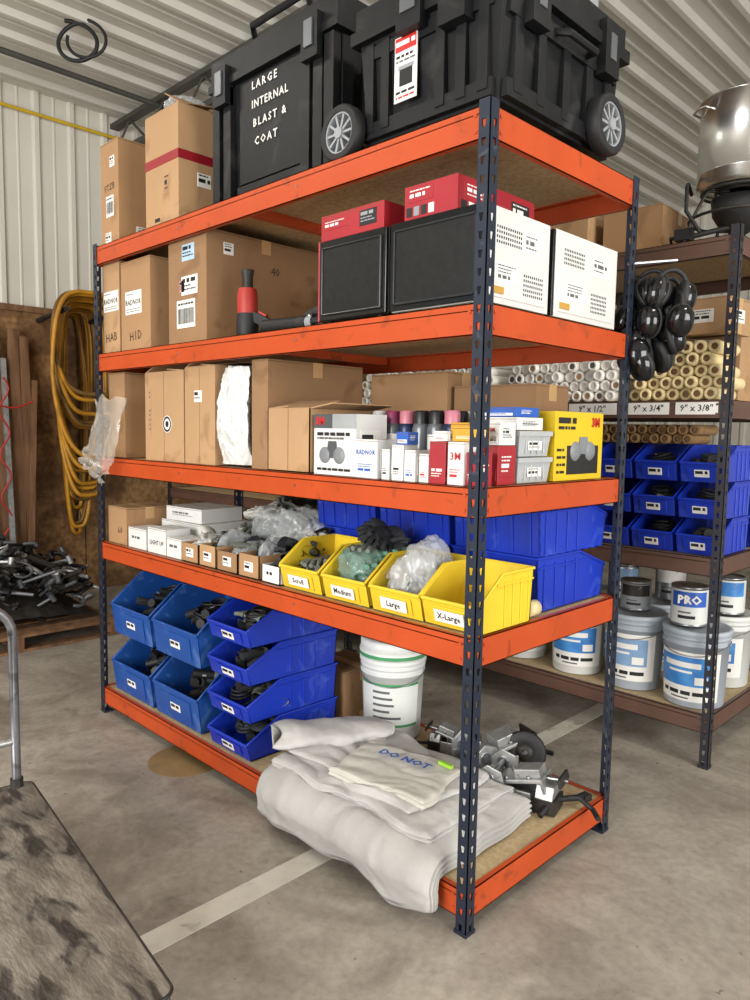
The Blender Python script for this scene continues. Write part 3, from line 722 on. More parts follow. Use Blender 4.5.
for k in range(4):
    carton('open_parts_box',xs[k],xs[k+1]-.01,.035,.30,z,.085+.01*(k%2),k%3,0,open_=True,front=[(0,.045,.06,.04,{'lines':2})])
    xm=(xs[k]+xs[k+1])/2-.005
    crumple('plastic_bag',(xm,.17,z+.005),(.058,.10,.12+.03*(k%2)),film,k+20)
    gloves('work_gloves',xm,.17,z+.004,.15,.24,.10,[[whiteg],[darkg],[greyg],[darkg,greyg]][k],6,k+20)
carton('open_parts_box',-1.08,-.965,.035,.30,z,.07,1,0,open_=True,mm=whitebox,front=[(0,.035,.06,.03,{'lines':1})])
gloves('work_gloves',-1.02,.17,z+.004,.13,.22,.14,[darkg],9,31)
gloves('work_gloves',-1.62,.47,z,.30,.28,.22,[greyg,greyg,whiteg],34,41)
gloves('work_gloves',-1.33,.47,z,.28,.28,.24,[whiteg,browng,greyg],34,43)
gloves('work_gloves',-1.13,.40,z,.16,.18,.16,[whiteg,darkg],12,44)
crumple('plastic_bag',(-1.14,.39,z),(.10,.08,.20),film,44)
crumple('plastic_bag',(-1.47,.42,z+.10),(.13,.12,.16),film,49)
crumple('plastic_bag',(-1.28,.40,z+.10),(.12,.10,.16),film,48)
gloves('work_gloves',-1.72,.70,z,.30,.24,.24,[darkg,darkg,greyg],26,45)
gloves('work_gloves',-1.42,.72,z,.26,.2,.22,[greyg,browng],18,46)
crumple('plastic_bag',(-1.40,.74,z),(.15,.11,.26),film,46)
yproto=hopper_mesh('yellow_parts_bin',.225,.285,.175,yel,lip=.45)
YX=[-.845,-.60,-.355,-.125]
yproto.location=(YX[0],.03,z); ybins=[yproto]
for x in YX[1:]: ybins.append(hop(yproto,'yellow_parts_bin',x,.03 if x<-.2 else .035,z,0))
for k,x in enumerate(YX):
    t=['Scroll','Medium','Large','X-Large'][k]
    b=B('name_tag',place(0,.0,0)); ang=math.atan2(.02,.45*.175)
    M=Matrix.Translation((0,.0045,.045*.875))@Matrix.Rotation(ang,4,'X')@Matrix.Rotation(R(90),4,'X')@Matrix.Translation((0,0,.006))
    b.label(M,0,0,.115,.04,txt=t,tsize=.028); o=b.done(origin=None); o.parent=ybins[k]
gloves('work_gloves',-.845,.17,z+.008,.18,.22,.10,[whiteg,greyg],8,51)
gloves('work_gloves',-.60,.17,z+.008,.20,.24,.17,[greeng,greeng,greeng,greyg],20,52)
crumple('plastic_bag',(-.61,.15,z+.05),(.095,.11,.15),filmg,52)
gloves('work_gloves',-.60,.22,z+.16,.16,.18,.08,[darkg],7,55)
gloves('work_gloves',-.355,.17,z+.008,.19,.24,.14,[browng,greyg],14,57)
crumple('plastic_bag',(-.355,.15,z+.01),(.095,.11,.20),film,53,rz=20)
crumple('plastic_bag',(-.34,.19,z+.08),(.09,.09,.16),film,54,rz=50)
tproto=hopper_mesh('blue_storage_bin',.36,.46,.185,blueC,lip=.6,lab=False)
tproto.matrix_world=place(-1.005,.865,z,180)
for x in (-1.005,-.62,-.235):
    for k in (0,1):
        if x==-1.005 and k==0: continue
        hop(tproto,'blue_storage_bin',x,.865,z+.188*k,180)
b=B('paint_roller_sleeve'); M=Matrix.Translation((-.05,.335,z+.027))@Matrix.Rotation(R(-90),4,'X')
b.lathe([(.017,0),(.026,0),(.026,.06),(.017,.06),(.017,0)],rollc,M,20,cap=False); b.done()

# ================================================================= BOTTOM SHELF
z=T[4]
aproto=hopper_mesh('blue_storage_bin',.40,.42,.30,blueA,lip=.5,lab=True)
aproto.location=(-2.19,.03,z)
hop(aproto,'blue_storage_bin',-2.19,.03,z+.303)
hop(aproto,'blue_storage_bin',-1.755,.03,z); hop(aproto,'blue_storage_bin',-1.755,.03,z+.303)
cproto=hopper_mesh('blue_storage_bin',.29,.50,.158,blueC,lip=.42,lab=True,run=.34)
cproto.location=(-1.32,.03,z)
for k in range(1,4): hop(cproto,'blue_storage_bin',-1.32,.03,z+.161*k)
for k in range(4): tools('hand_tools',-1.32,.20,z+.161*k+.008,.26,.30,.11,80+k,14)
for k,(x,q) in enumerate(((-2.19,0),(-1.755,0),(-2.19,1),(-1.755,1))): tools('hand_tools',x,.24,z+.303*q+.008,.34,.34,.22,70+k,26)
def bucket(name,x,y,z0,r,h,m,band=None,bm_=None,lid=None,rz=None):
    if rz is None: rz=math.degrees(math.atan2(-1.7-y,1.27-x))+random.uniform(-22,22)
    b=B(name,place(x,y,z0,0))
    b.lathe([(r*.88,0),(r*.90,.004),(r*.985,h*.80),(r*1.03,h*.80),(r*1.03,h*.83),(r*.99,h*.83),(r*.99,h*.88),(r*1.03,h*.88),(r*1.03,h*.905),(r,h*.91),(r,h*.96)],m,None,36)
    lm_=lid or m
    b.lathe([(r*1.04,h*.935),(r*1.06,h*.945),(r*1.06,h*.99),(r*1.02,h),(r*.96,h),(r*.94,h*.985),(0.001,h*.985)],lm_,None,36)
    def rr(q): return r*(.90+.085*(q/.80))+.0012
    def patch(a0,a1,q0,q1,mm,off=0,n=10):
        v=[];f=[]
        for i in range(n+1):
            a=R(rz+a0+(a1-a0)*i/n)
            for q in (q0,q1): v.append(((rr(q)+off)*math.cos(a),(rr(q)+off)*math.sin(a),h*q))
        for i in range(n): f.append((2*i,2*i+2,2*i+3,2*i+1))
        b.add(v,f,mm,smooth=True)
    if band:
        z0_,z1_=band
        patch(-62,62,z0_,z1_,white if bm_!=green else whitepail)
        if bm_==green:
            patch(-62,62,z1_-.03,z1_,green,.001); patch(-62,62,z0_,z0_+.03,green,.001)
            for q in range(5): patch(-30,random.uniform(0,35),z0_+.1+.08*q,z0_+.13+.08*q,greyink,.001,5)
        else:
            patch(-62,45,z0_+.20,z1_-.06,bm_,.001,14)
            patch(-45,25,z1_-.20,z1_-.13,white,.002); patch(-35,10,z1_-.27,z1_-.24,white,.002)
            for (a0,a1) in ((-50,-38),(-34,-14),(-10,8),(12,40)): patch(a0,a1,z0_+.08,z0_+.13,ink,.001,4)
            patch(-30,5,z0_+.03,z0_+.05,greyink,.001)
            patch(15,38,z0_+.23,z0_+.33,white,.002,5)
    P=[]
    for i in range(17):
        a=math.pi*i/16; P.append((r*1.05*math.cos(a),-r*.35*math.sin(a)-r*.05-r*.6*math.sin(a),h*.86-r*.75*math.sin(a)*.6))
    b.tube(P,.0025,steel,5,M=Matrix.Rotation(R(rz+90),4,'Z'))
    return b.done()
bucket('paint_bucket',-1.0,.72,z,.145,.37,whitepail,(.18,.72),green,lid=whitepail,rz=-55)
b=B('bucket_lid',place(-1.0,.72,z+.372)); b.lathe([(.15,0),(.155,.008),(.155,.03),(.145,.034),(.001,.034)],whitepail,None,36); b.lathe([(.1555,.004),(.1555,.02)],green,None,36,cap=False)
b.lathe([(.14,.034),(.15,.04),(.15,.075),(.14,.08),(.001,.08)],whitepail,None,36); b.done()
carton('cardboard_box',-1.45,-1.18,.58,.84,z,.26,2,0)
def slab(b,cx,cy,w,d,z0,th,m,seed,rz=0,layers=4,yedge=None,N=44,wr=.018,lamp=.010,sweep=0):
    v=[];f=[]; idx={}
    nx,ny,nz=N,int(N*.7),16
    def vid(i,j,k):
        if (i,j,k) in idx: return idx[(i,j,k)]
        u=2*i/nx-1; q=2*j/ny-1; t=k/nz
        e=max(abs(u),abs(q)); c=2*t-1
        sh=1-.02*abs(c)**4
        X=w/2*u*sh*(1-.02*q*q); Y=d/2*q*sh*(1-.02*u*u)
        lay=lamp*(abs(math.sin(t*math.pi*layers+noise.noise(Vector((u*1.5,q*1.5,seed)))*1.2))-.5)*e**10
        X+=lay*(1 if u>0 else -1)*(abs(u)>=abs(q)); Y+=lay*(1 if q>0 else -1)*(abs(q)>abs(u))
        P=Vector((X*5+seed,Y*5,seed*2)); P=P+Vector((noise.noise(P*.7),noise.noise(P*.7+Vector((9,0,0))),0))*.6
        hh=th*t*(1-.12*e**10)
        wz=(noise.noise(P*.7)*wr*1.3+abs(noise.noise(Vector((P.x*1.0+P.y*.6,P.y*2.4,3))))*wr*1.5+abs(noise.noise(P*3))*wr*.45+noise.noise(P*9)*wr*.12)*t
        hh+=wz; X+=.035*noise.noise(Vector((Y*5,seed,1)))*abs(u); Y+=.035*noise.noise(Vector((X*5,seed,5)))*abs(q)
        a=R(rz); gx=cx+X*math.cos(a)-Y*math.sin(a); gy=cy+X*math.sin(a)+Y*math.cos(a); gz=hh
        if yedge is not None and gy<yedge:
            s=yedge-gy; A=min(s/.05,1)*R(78)
            mid=min(s,.05); gz*=1-.35*min(s/.1,1)
            gy=yedge-gz*math.sin(A)-(s*.3 if s<.05 else .015+(s-.05)*.06)
            gz=gz*math.cos(A)-(.35*mid+max(0,s-.05)*.97)
        idx[(i,j,k)]=len(v); v.append((gx,gy,z0+gz)); return idx[(i,j,k)]
    for i in range(nx):
        for j in range(ny):
            f.append((vid(i,j,nz),vid(i+1,j,nz),vid(i+1,j+1,nz),vid(i,j+1,nz)))
            f.append((vid(i,j,0),vid(i,j+1,0),vid(i+1,j+1,0),vid(i+1,j,0)))
    for k in range(nz):
        for i in range(nx):
            f.append((vid(i,0,k),vid(i+1,0,k),vid(i+1,0,k+1),vid(i,0,k+1)))
            f.append((vid(i+1,ny,k),vid(i,ny,k),vid(i,ny,k+1),vid(i+1,ny,k+1)))
        for j in range(ny):
            f.append((vid(0,j+1,k),vid(0,j,k),vid(0,j,k+1),vid(0,j+1,k+1)))
            f.append((vid(nx,j,k),vid(nx,j+1,k),vid(nx,j+1,k+1),vid(nx,j,k+1)))
    b.add(v,f,m,smooth=True)
b=B('folded_drop_cloth')
slab(b,-.54,.19,.88,.66,z+.001,.085,canvas,3,0,4,yedge=-.012,N=100,wr=.013,lamp=.016)
slab(b,-.57,.25,.80,.50,z+.078,.035,canvas,8,2,2,yedge=-.004,N=90,wr=.013,lamp=.012)
slab(b,-.62,.27,.70,.42,z+.112,.022,canvas,14,-4,1,N=70,wr=.012,lamp=.008)
def rollcl(cx,cy,L,rr,rz,zc,seed,m):
    v=[];f=[];n=50;sg=28
    for i in range(n+1):
        t=i/n*2-1
        for k in range(sg):
            a=2*math.pi*k/sg; q=rr*(1+.25*noise.noise(Vector((t*2,math.cos(a)*1.2+seed,math.sin(a)*1.2)))+.16*abs(noise.noise(Vector((t*5,math.cos(a)*3,math.sin(a)*3+seed)))))*(1-.25*abs(t)**8)
            X=t*L/2+.02*math.cos(a*2+seed);Y=q*1.9*math.cos(a);Z=q*.75*math.sin(a); g=R(rz)
            v.append((cx+X*math.cos(g)-Y*math.sin(g),cy+X*math.sin(g)+Y*math.cos(g),zc+Z))
    for i in range(n):
        for k in range(sg): l=(k+1)%sg; f.append((i*sg+k,(i+1)*sg+k,(i+1)*sg+l,i*sg+l))
    f.append(list(range(sg))[::-1]); f.append([n*sg+k for k in range(sg)])
    b.add(v,f,m,smooth=True)
rollcl(-.90,.26,.46,.052,56,z+.155,2,canvas)
b.done()
b=B('folded_cloth_bag'); slab(b,-.50,.21,.42,.30,z+.125,.035,canvas2,23,8,2,N=60,wr=.008,lamp=.008)
b.text('DO NOT',.055,place(-.50,.26,z+.176,8),blueink,bold=.002); b.box(-.40,-.34,.335,.35,z+.165,z+.178,mat('lime_tag','8FBF3A',.5)); b.done()
def bracket(name,x,y,rz,s=1):
    b=B(name,place(x,y,z,rz)@Matrix.Scale(s,4))
    b.prism([(-.07,0),(.07,0),(.07,.07),(.062,.07),(.062,.008),(-.062,.008),(-.062,.07),(-.07,.07)],'x',-.13,.06,galv)
    for sy in (-1,1):
        b.prism([(-.13,.0),(-.05,.0),(-.02,.05),(-.04,.12),(-.09,.135),(-.13,.10)],'y',sy*.074-.004,sy*.074+.004,galv)
        b.lathe([(.012,-.007),(.022,-.007),(.022,.007),(.012,.007),(.012,-.007)],steel,Matrix.Translation((-.085,sy*.074,.09))@Matrix.Rotation(R(90),4,'X'),16,cap=False)
    b.cyl((-.085,-.085,.09),(-.085,.085,.09),.011,steel,seg=12)
    M=Matrix.Translation((-.03,0,.075))@Matrix.Rotation(R(-14),4,'Y')
    b.box(-.07,.13,-.055,.055,0,.012,galv,M); b.box(.03,.12,-.035,.035,.012,.04,galv,M)
    b.prism([(-.055,.0),(.055,.0),(.04,-.05),(-.04,-.05)],'x',.12,.13,galv,M)
    for xx in (-.04,.0,.08):
        for yy in (-.04,.04): b.lathe([(.008,.012),(.008,.02),(.004,.022)],steel,M@Matrix.Translation((xx,yy,0)),6)
    b.cyl((.13,0,.0),(.20,0,-.012),.009,steel,seg=10,M=M); b.box(.18,.19,-.05,.05,-.02,.01,iron,M)
    b.box(.06,.14,-.05,.05,0,.05,iron); b.prism([(-.05,.05),(.05,.05),(.03,.09),(-.03,.09)],'x',.07,.13,galv)
    b.tube([(.13,.03,.03),(.19,.06,.035),(.24,.05,.012),(.27,.0,.01)],.009,rubber,8)
    b.done(bevel=.002)
bracket('metal_clamp_bracket',-.22,.60,15,1.1); bracket('metal_clamp_bracket',-.44,.74,70,1.15); bracket('metal_clamp_bracket',-.66,.76,200,.8)
b=B('grinding_disc',Matrix.Translation((-.33,.80,z+.09))@Matrix.Rotation(R(30),4,'Z')@Matrix.Rotation(R(78),4,'X')); b.lathe([(.012,-.006),(.08,-.006),(.088,0),(.08,.006),(.012,.006),(.012,-.006)],rubber,None,32,cap=False); b.lathe([(.012,-.008),(.035,-.008),(.035,.008),(.012,.008)],iron,None,24,cap=False); b.done()
b=B('tool_strap',place(-.07,.66,z,80)); b.tube([(-.12,0,.012),(-.04,.012,.045),(.05,0,.03),(.13,.0,.012)],.012,rubber,8); b.box(.11,.15,-.018,.018,0,.024,iron); b.done(bevel=.002)

# ================================================================= rack 2 goods
z=T2[1]
def rolls(name,x0,x1,rows,m,zb,y=1.73,r=.026,ln_=.24,core=card[2]):
    b=B(name)
    for k in range(rows):
        x=x0+r+(r if k%2 else 0)
        while x+r<=x1:
            M=Matrix.Translation((x,y+random.uniform(0,.04),zb+r+k*r*1.76))@Matrix.Rotation(R(-90),4,'X')
            b.lathe([(r*.5,.004),(r*.55,0),(r*.93,0),(r,.006),(r,ln_)],m,M,14,cap=False)
            if m is rollw:
                b.lathe([(r*.55,.003),(.0005,.003)],random.choice([white,white,card[1],greyink,white]),M,10,cap=False)
            else: b.lathe([(r*.5,.012),(.0005,.012)],core,M,10,cap=False)
            x+=2*r+random.uniform(.0005,.003)
    b.done()
rolls('paint_roller_sleeves',-.43,.03,5,rollc,z,r=.030); rolls('wrapped_roller_sleeves',-1.15,-.45,4,rollw,z,r=.029); rolls('wrapped_roller_sleeves',-2.3,-1.2,5,rollw,z,r=.029)
carton('cardboard_box',-.36,-.02,2.05,2.5,z,.46,1,0,front=[(0,.3,.1,.08)]); carton('cardboard_box',-.80,-.40,2.02,2.5,z,.38,0,0); carton('cardboard_box',-1.3,-.85,2.02,2.5,z,.42,2,0); carton('cardboard_box',-2.2,-1.6,2.05,2.5,z,.45,0,0)
carton('cardboard_box',-.20,.03,1.76,2.0,z+.30,.16,1,-4,right=[(0,.08,.1,.06)],front=[(0,.08,.1,.06)])
z=T2[0]
carton('cardboard_box',-.66,-.36,1.85,2.3,z,.24,0,3); carton('cardboard_box',-1.1,-.70,1.8,2.3,z,.26,1,-2); carton('cardboard_box',-1.75,-1.2,1.8,2.3,z,.34,2,0); carton('cardboard_box',-2.3,-1.85,1.8,2.3,z,.3,0,0)
def burner():
    x,y=-.035,1.98
    b=B('propane_burner_stand',place(x,y,z))
    for k in range(4):
        a=R(45+90*k); c,s=math.cos(a),math.sin(a)
        b.tube([(c*.26,s*.26,0.006),(c*.22,s*.22,.13),(c*.16,s*.16,.25),(c*.06,s*.06,.255)],.008,iron)
    for rr,zz in ((.17,.25),(.11,.25),(.22,.13)):
        b.tube([(rr*math.cos(i*math.pi/14),rr*math.sin(i*math.pi/14),zz) for i in range(28)],.007,iron,closed=True)
    b.lathe([(.03,.06),(.09,.10),(.12,.15),(.13,.22),(.11,.22)],rubber,None,24); b.lathe([(.05,.18),(.05,.225),(.02,.24)],iron,None,18)
    b.cyl((-.02,-.05,.09),(-.2,-.14,.05),.012,rubber); b.tube([(-.2,-.14,.05),(-.26,-.14,.06),(-.29,-.05,.02),(-.27,.08,.01)],.008,rubber)
    b.tube([(-.1,-.2,.05),(-.16,-.22,.15),(-.17,-.2,.26),(-.2,-.12,.30),(-.21,-.05,.27)],.009,rubber)
    b.box(-.22,-.15,-.2,-.14,.03,.08,rubber); b.done()
    b=B('stock_pot',place(x,y,z+.261)); r,h=.195,.38
    b.lathe([(r-.02,0),(r,.015),(r,.06),(r+.002,.062),(r+.002,.066),(r,.068),(r,h),(r+.008,h+.002),(r+.008,h+.008),(r-.004,h+.008),(r-.004,.02),(.001,.02)],alu,None,48)
    for q in (-125,55):
        M=Matrix.Rotation(R(q),4,'Z')
        b.tube([(r,-.05,h-.06),(r+.04,-.045,h-.05),(r+.05,0,h-.048),(r+.04,.045,h-.05),(r,.05,h-.06)],.006,alu,M=M)
    b.lathe([(.001,.0),(.06,.004),(.062,.0)],alu,Matrix.Translation((0,0,.0)),20)
    b.done()
burner()
z=T2[2]
bproto=hopper_mesh('blue_storage_bin',.20,.36,.165,blueC,lip=.5,lab=True); bproto.location=(-.05,1.74,z)
for x in (-.05,-.27,-.49,-.71,-.93,-1.15,-1.37):
    for k in range(3):
        if x==-.05 and k==0: continue
        hop(bproto,'blue_storage_bin',x,1.74,z+.168*k)
for k in range(3): tools('hand_tools',-.27,1.86,z+.168*k+.008,.18,.2,.10,90+k,9); tools('hand_tools',-.05,1.86,z+.168*k+.008,.18,.2,.10,95+k,9)
rolls('paint_roller_sleeves',-.9,-.1,2,mat('roller_brown','8A6B44',.9,0,.2,30),z+.507,y=1.80,r=.025)
carton('cardboard_box',-2.2,-1.6,1.8,2.3,z,.4,2,0)
for x in (-.05,-.49):
    for k in range(2): hop(bproto,'blue_storage_bin',x+.0,2.56,z+.168*k,180)
z=T2[3]
lblue=mat('blue_label_print','2A66AE',.4,0,.25,10,col2='4A93D0')
lpale=mat('white_blue_label','7C9CBF',.4,0,.1,12)
bucket('paint_bucket',-.72,1.90,z,.145,.37,whitepail,(.12,.75),lblue)
bucket('paint_bucket',-.40,1.90,z,.148,.38,pail,(.12,.75),lpale)
bucket('paint_bucket',-.08,1.88,z,.150,.37,pail,(.08,.72),lblue)
bucket('paint_bucket',-1.08,1.92,z,.145,.37,whitepail,(.12,.75),lblue)
bucket('paint_bucket',-1.42,1.92,z,.145,.37,pail,(.15,.75),lblue)
for x,y in ((-.1,2.28),(-.45,2.28),(-.8,2.28),(-1.2,2.3)): bucket('paint_bucket',x,y,z,.145,.37,random.choice([whitepail,pail]),(.15,.7),lblue)
def can(x,y,z0,r,h,m,lm_,txt=None):
    b=B('paint_can',place(x,y,z0)); b.lathe([(r,0),(r*1.02,.003),(r*1.02,.008),(r,.01),(r,h-.01),(r*1.03,h-.008),(r*1.03,h),(r*.9,h),(r*.86,h-.006),(r*.8,h-.006),(.001,h-.005)],steel,None,28)
    b.lathe([(r+.0008,.012),(r+.0008,h-.014)],m,None,28,cap=False)
    a0=math.atan2(-1.7-y,1.27-x)
    def pt(da0,da1,q0,q1,mm,off):
        v=[];f=[]
        for i in range(9):
            a=a0+R(da0+(da1-da0)*i/8)
            for q in (q0,q1): v.append(((r+off)*math.cos(a),(r+off)*math.sin(a),h*q))
        for i in range(8): f.append((2*i,2*i+2,2*i+3,2*i+1))
        b.add(v,f,mm,smooth=True)
    pt(-60,60,.5,.88,lm_,.0016); pt(-35,20,.2,.28,ink,.0018); pt(-35,5,.34,.38,greyink,.0018)
    if txt: b.text(txt,.055,Matrix.Rotation(a0+R(90),4,'Z')@Mfront(-r-.004)@Matrix.Translation((0,h*.68,0)),white,bold=.002)
    P=[(r*1.03*math.cos(math.pi*i/12),-r*.5*math.sin(math.pi*i/12)-.0,h*.85-r*.7*math.sin(math.pi*i/12)) for i in range(13)]
    b.tube(P,.0018,steel,5,M=Matrix.Rotation(R(-45),4,'Z')); b.done()
can(-.12,1.87,z+.373,.083,.19,whitepail,blueink,'PRO'); can(-.42,1.93,z+.383,.075,.15,greypl,iron); can(-.40,2.32,z+.383,.083,.19,steel,white); can(-.75,1.93,z+.373,.07,.15,steel,white); can(-.08,2.26,z+.373,.083,.19,whitepail,lblue); can(-.62,2.2,z+.373,.083,.19,steel,lpale)

# ================================================================= ear defenders hanging on rear post
def muffs():
    b=B('ear_defenders')
    rnd=random.Random(5)
    b.cyl((-.02,D1-.02,2.14),(.10,D1+.12,2.16),.006,steel)
    pos=[(.02,.96,2.06,10),(.08,.98,2.03,60),(-.02,.94,2.04,150),(.05,.95,1.96,100),(.10,.95,2.05,30),(.0,.95,1.90,80),(.06,.95,1.89,20),(-.02,.93,1.84,130),(.03,.97,1.98,45),(-.03,.95,1.95,75),(.12,.97,1.97,120),(.04,.94,1.82,60)]
    for (x,y,zz,a) in pos:
        M=place(x,y+.02,zz,a+rnd.uniform(-15,15))@Matrix.Rotation(R(rnd.uniform(-30,30)),4,'Y')
        P=[(.058*math.cos(t),0,.07*math.sin(t)) for t in [math.pi*i/14 for i in range(15)]]
        b.tube(P,.009,rubber,6,M=M)
        for sx in (-1,1):
            Mc=M@Matrix.Translation((sx*.055,0,-.02))@Matrix.Rotation(R(90*sx),4,'Y')@Matrix.Scale(1.3,4,(1,0,0))
            b.lathe([(.001,.036),(.024,.034),(.040,.022),(.046,.0),(.046,-.008),(.040,-.018),(.02,-.02)],blackgl,Mc,20)
            b.lathe([(.045,-.003),(.049,-.006),(.047,-.022),(.03,-.028)],rubber,Mc,20)
    b.done()
muffs()

# ================================================================= left: cart
dk=mat('worn_steel_deck','857E74',.38,.15,.3,14,.3,70,col2='625B53',detail=15,lo=.38,hi=.62,scuff='1D1A18',sscale=9,samt=.85,slo=.51,shi=.60,stretch=(.55,1.3,1))
def cart():
    M=Matrix.Translation((-.085,-.925,0))@Matrix.Rotation(R(-6.5),4,'Z')
    b=B('platform_cart',M); zt=.30; Lc,Wc=1.22,.72
    n=6; rr=.03; pts=[]
    for (cx,cy,a0) in ((-rr,-rr,0),(-Lc+rr,-rr,90),(-Lc+rr,-Wc+rr,180),(-rr,-Wc+rr,270)):
        for i in range(n+1):
            a=R(a0+90*i/n); pts.append((cx+rr*math.cos(a),cy+rr*math.sin(a)))
    b.prism(pts,'z',zt-.012,zt,dk); b.prism([(x*.995-.002,y*.995-.002) for x,y in pts],'z',zt-.05,zt-.012,iron)
    b.tube([(x,y,zt-.003) for x,y in pts],.0045,iron,8,closed=True)
    for x in (-.15,-Lc+.15):
        for y in (-.12,-Wc+.12):
            b.box(x-.045,x+.045,y-.04,y+.04,zt-.075,zt-.05,iron)
            for sy in (-1,1): b.box(x-.03,x+.03,y+sy*.03-.003,y+sy*.03+.003,.06,zt-.07,iron)
            b.lathe([(.02,-.022),(.085,-.022),(.09,-.01),(.09,.01),(.085,.022),(.02,.022)],rubber,Matrix.Translation((x,y,.0905))@Matrix.Rotation(R(90),4,'X'),24)
            b.cyl((x,y-.035,.0905),(x,y+.035,.0905),.012,steel)
    hx=-Lc+.02; top=.93; ya,yb=-.05,-Wc+.05; cr=.10; P=[(hx,ya,zt-.04),(hx,ya,top-cr)]
    for i in range(7):
        a=R(90*i/6); P.append((hx,ya-cr+cr*math.cos(a),top-cr+cr*math.sin(a)))
    for i in range(7):
        a=R(90*i/6); P.append((hx,yb+cr-cr*math.sin(a),top-cr+cr*math.cos(a)))
    P.append((hx,yb,zt-.04)); b.tube(P,.015,mat('handle_steel','6F7073',.4,.6,.2,14,scuff='3A3938',sscale=12,samt=.6),12)
    b.tube([(hx,ya,.46),(hx,yb,.46)],.012,galv,10)
    b.cyl((hx,ya,zt),(hx,ya,zt+.03),.021,iron); b.cyl((hx,yb,zt),(hx,yb,zt+.03),.021,iron)
    b.done(bevel=0)
cart()
def pallet():
    b=B('wooden_pallet'); x0,x1,y0,y1=-4.95,-3.80,-.65,.75
    for k in range(8): xx=x0+(x1-x0-.1)*k/7; b.box(xx,xx+.1,y0,y1,.10,.12,wood)
    for yy in (y0,(y0+y1)/2-.03,y1-.06): b.box(x0,x1,yy,yy+.06,.018,.10,wood)
    for k in range(4): xx=x0+(x1-x0-.1)*k/3; b.box(xx,xx+.1,y0,y1,.0,.018,wood)
    b.done()
    b=B('heap_of_metal_clamps'); rnd=random.Random(3)
    for k in range(330):
        x=rnd.uniform(x0+.12,x1-.10); y=rnd.uniform(y0+.1,y1-.12)
        hm=.14+.42*max(0,1-((x-(x0+x1)/2)/.66)**2)*max(0,1-((y-.05)/.80)**2)
        zz=.16+(rnd.random()**.4)*(hm-.04)
        M=Matrix.Translation((x,y,zz))@Matrix.Rotation(rnd.uniform(0,6.3),4,'Z')@Matrix.Rotation(rnd.uniform(-.7,.7),4,'X')@Matrix.Rotation(rnd.uniform(-.7,.7),4,'Y')
        m=rnd.choice([iron,iron,rubber,galv,iron,rubber,lgrey]); t=rnd.random()
        if t<.45:
            r_=rnd.uniform(.05,.11); a1=rnd.uniform(3,5); b.tube([(r_*math.cos(a1*i/12),r_*math.sin(a1*i/12),0) for i in range(13)],rnd.uniform(.009,.016),m,6,M=M)
        elif t<.7: b.cyl((-.12,0,0),(.12,0,0),.012,m,seg=8,M=M); b.cyl((.12,0,-.03),(.12,0,.03),.02,m,seg=8,M=M)
        elif t<.85: b.lathe([(.02,-.015),(.05,-.015),(.055,0),(.05,.015),(.02,.015)],m,M,14)
        else: b.box(-.1,.1,-.02,.02,-.006,.006,m,M)
    v=[];f=[];n=20
    for i in range(n+1):
        for j_ in range(n+1):
            x=x0+.1+(x1-x0-.2)*i/n; y=y0+.1+(y1-y0-.2)*j_/n
            v.append((x,y,.121+.30*max(0,1-((x-(x0+x1)/2)/.56)**2)*max(0,1-((y-.05)/.66)**2)+.02*noise.noise(Vector((x*9,y*9,0)))))
    for i in range(n):
        for j_ in range(n): a=i*(n+1)+j_; f.append((a,a+n+1,a+n+2,a+1))
    b.add(v,f,iron,smooth=False); b.done()
pallet()
def planks():
    rnd=random.Random(2)
    for k in range(7):
        y=-.04+.105*k; h=rnd.uniform(2.1,2.5)
        b=B('timber_plank',Matrix.Translation((WX+.32,y,0))@Matrix.Rotation(R(-5.5),4,'Y')@Matrix.Rotation(R(rnd.uniform(-2,2)),4,'X'))
        b.box(-.02,.02,0,.09,0.002,h,wood); b.done(bevel=.003)
    for k in range(4):
        b=B('metal_bar',Matrix.Translation((WX+.42,.22+.11*k,0))@Matrix.Rotation(R(-7),4,'Y')@Matrix.Rotation(R(7-4*k),4,'X')); b.box(-.012,.012,-.02,.02,.003,rnd.uniform(1.7,2.1),[iron,wood,galv,wood][k]); b.done()
    b=B('red_cord'); b.tube([(WX+.33,.42+.04*math.sin(i*.8),1.9-.045*i) for i in range(30)],.008,redc); 
    b.tube([(WX+.33,.30+.35*i/14,1.72-.06*math.sin(math.pi*i/14)) for i in range(15)],.008,redc); b.done()
planks()
def hoses():
    b=B('hanging_air_hoses')
    b.cyl((WX+.02,.82,2.42),(WX+.62,.82,2.46),.02,iron); b.cyl((WX+.02,1.2,2.42),(WX+.62,1.2,2.46),.02,iron)
    rnd=random.Random(4)
    for k in range(26):
        xx=WX+.06+.021*k; top=2.50+.005*k; bot=.70+.03*k+rnd.uniform(-.25,.45); P=[]
        n=44; wd=(.08+.012*k)
        for i in range(n):
            a=2*math.pi*i/n; c_,s_=math.cos(a),math.sin(a)
            yy=1.09+wd*(abs(c_)**.5)*(1 if c_>0 else -1)*(1-.25*(s_<0)*abs(s_)); zz=(top+bot)/2+(top-bot)/2*(abs(s_)**.8)*(1 if s_>0 else -1)
            P.append((xx+.02*math.sin(3*a+k),yy,zz))
        b.tube(P,.019,hose if k%3 else mat('dark_amber_hose','6E5020',.5,0,.2,8),6,closed=True)
    b.done()
hoses()
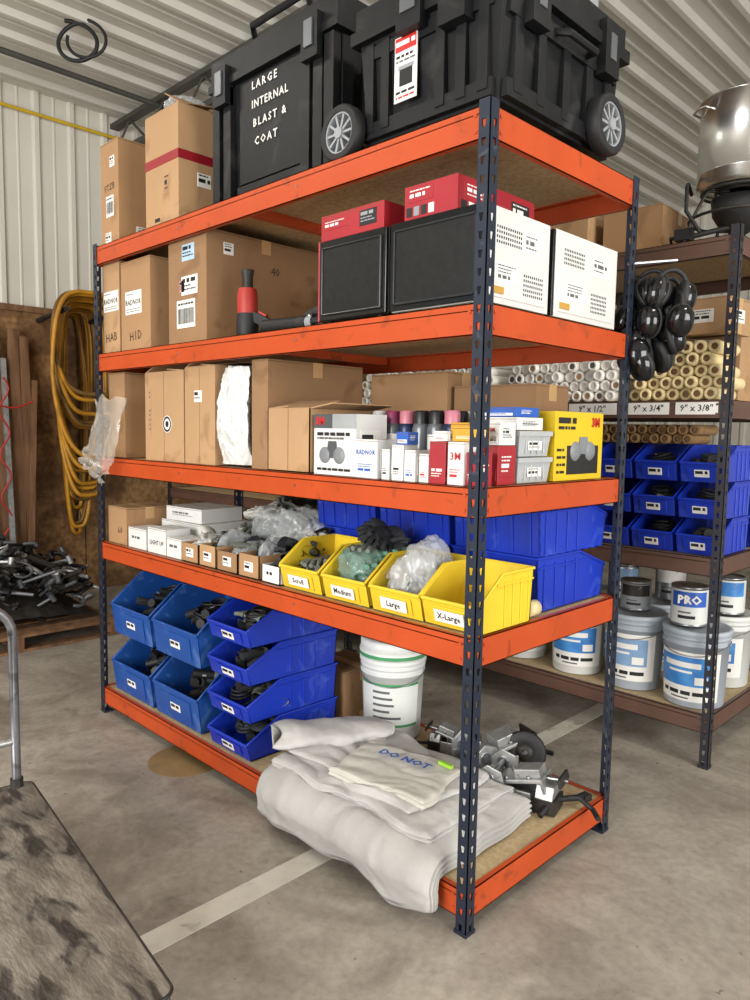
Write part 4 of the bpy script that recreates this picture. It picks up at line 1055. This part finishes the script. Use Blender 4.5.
b=B('brown_floor_disc',place(-1.64,.02,0)); b.lathe([(.001,.004),(.16,.004),(.17,0)],mat('brown_disc','7A6440',.7,0,.2,8),None,32); b.done()

# ================================================================= camera
yaw,pitch,roll,F=.7831,.0949,.0171,736.16
f_=np.array([-math.sin(yaw)*math.cos(pitch),math.cos(yaw)*math.cos(pitch),-math.sin(pitch)])
r_=np.array([math.cos(yaw),math.sin(yaw),0]); u_=np.cross(r_,f_)
r_,u_=r_*math.cos(roll)+u_*math.sin(roll),-r_*math.sin(roll)+u_*math.cos(roll)
cam=bpy.data.objects.new("camera",bpy.data.cameras.new("camera")); bpy.context.collection.objects.link(cam)
cam.data.sensor_fit='VERTICAL'; cam.data.sensor_height=36; cam.data.lens=F*36/1000; cam.data.clip_start=.02
cam.matrix_world=Matrix(((r_[0],u_[0],-f_[0],1.2670),(r_[1],u_[1],-f_[1],-1.6935),(r_[2],u_[2],-f_[2],1.53),(0,0,0,1)))
sc.camera=cam
# ================================================================= light
wd=bpy.data.worlds.new('world'); sc.world=wd; wd.use_nodes=True
bg=wd.node_tree.nodes['Background']; bg.inputs[0].default_value=(.88,.94,1,1); bg.inputs[1].default_value=.62
def area(name,loc,target,sx,sy,e,col=(1,1,1)):
    l=bpy.data.lights.new(name,'AREA'); l.shape='RECTANGLE'; l.size=sx; l.size_y=sy; l.energy=e; l.color=col
    o=bpy.data.objects.new(name,l); bpy.context.collection.objects.link(o); o.location=loc
    o.rotation_euler=(Vector(target)-Vector(loc)).to_track_quat('-Z','Y').to_euler(); return o
area('daylight_door',(.2,-5.8,2.0),(-.8,0,1.2),3.6,3.0,470,(1,.975,.94))
area('daylight_side_door',(5.8,-.2,2.0),(0,.8,1.0),3.4,3.0,370,(1,.97,.93))
area('overhead_fill',(1.6,1.0,4.2),(1.2,1.0,0),1.2,.3,40,(1,.95,.88))  # added overhead fill light; no real fixture stands here
area('overhead_fill',(-3.5,-1.5,4.2),(-3.5,-1.5,0),1.2,.3,40,(1,.95,.88))  # second added fill from above, on the left, also without a fixture
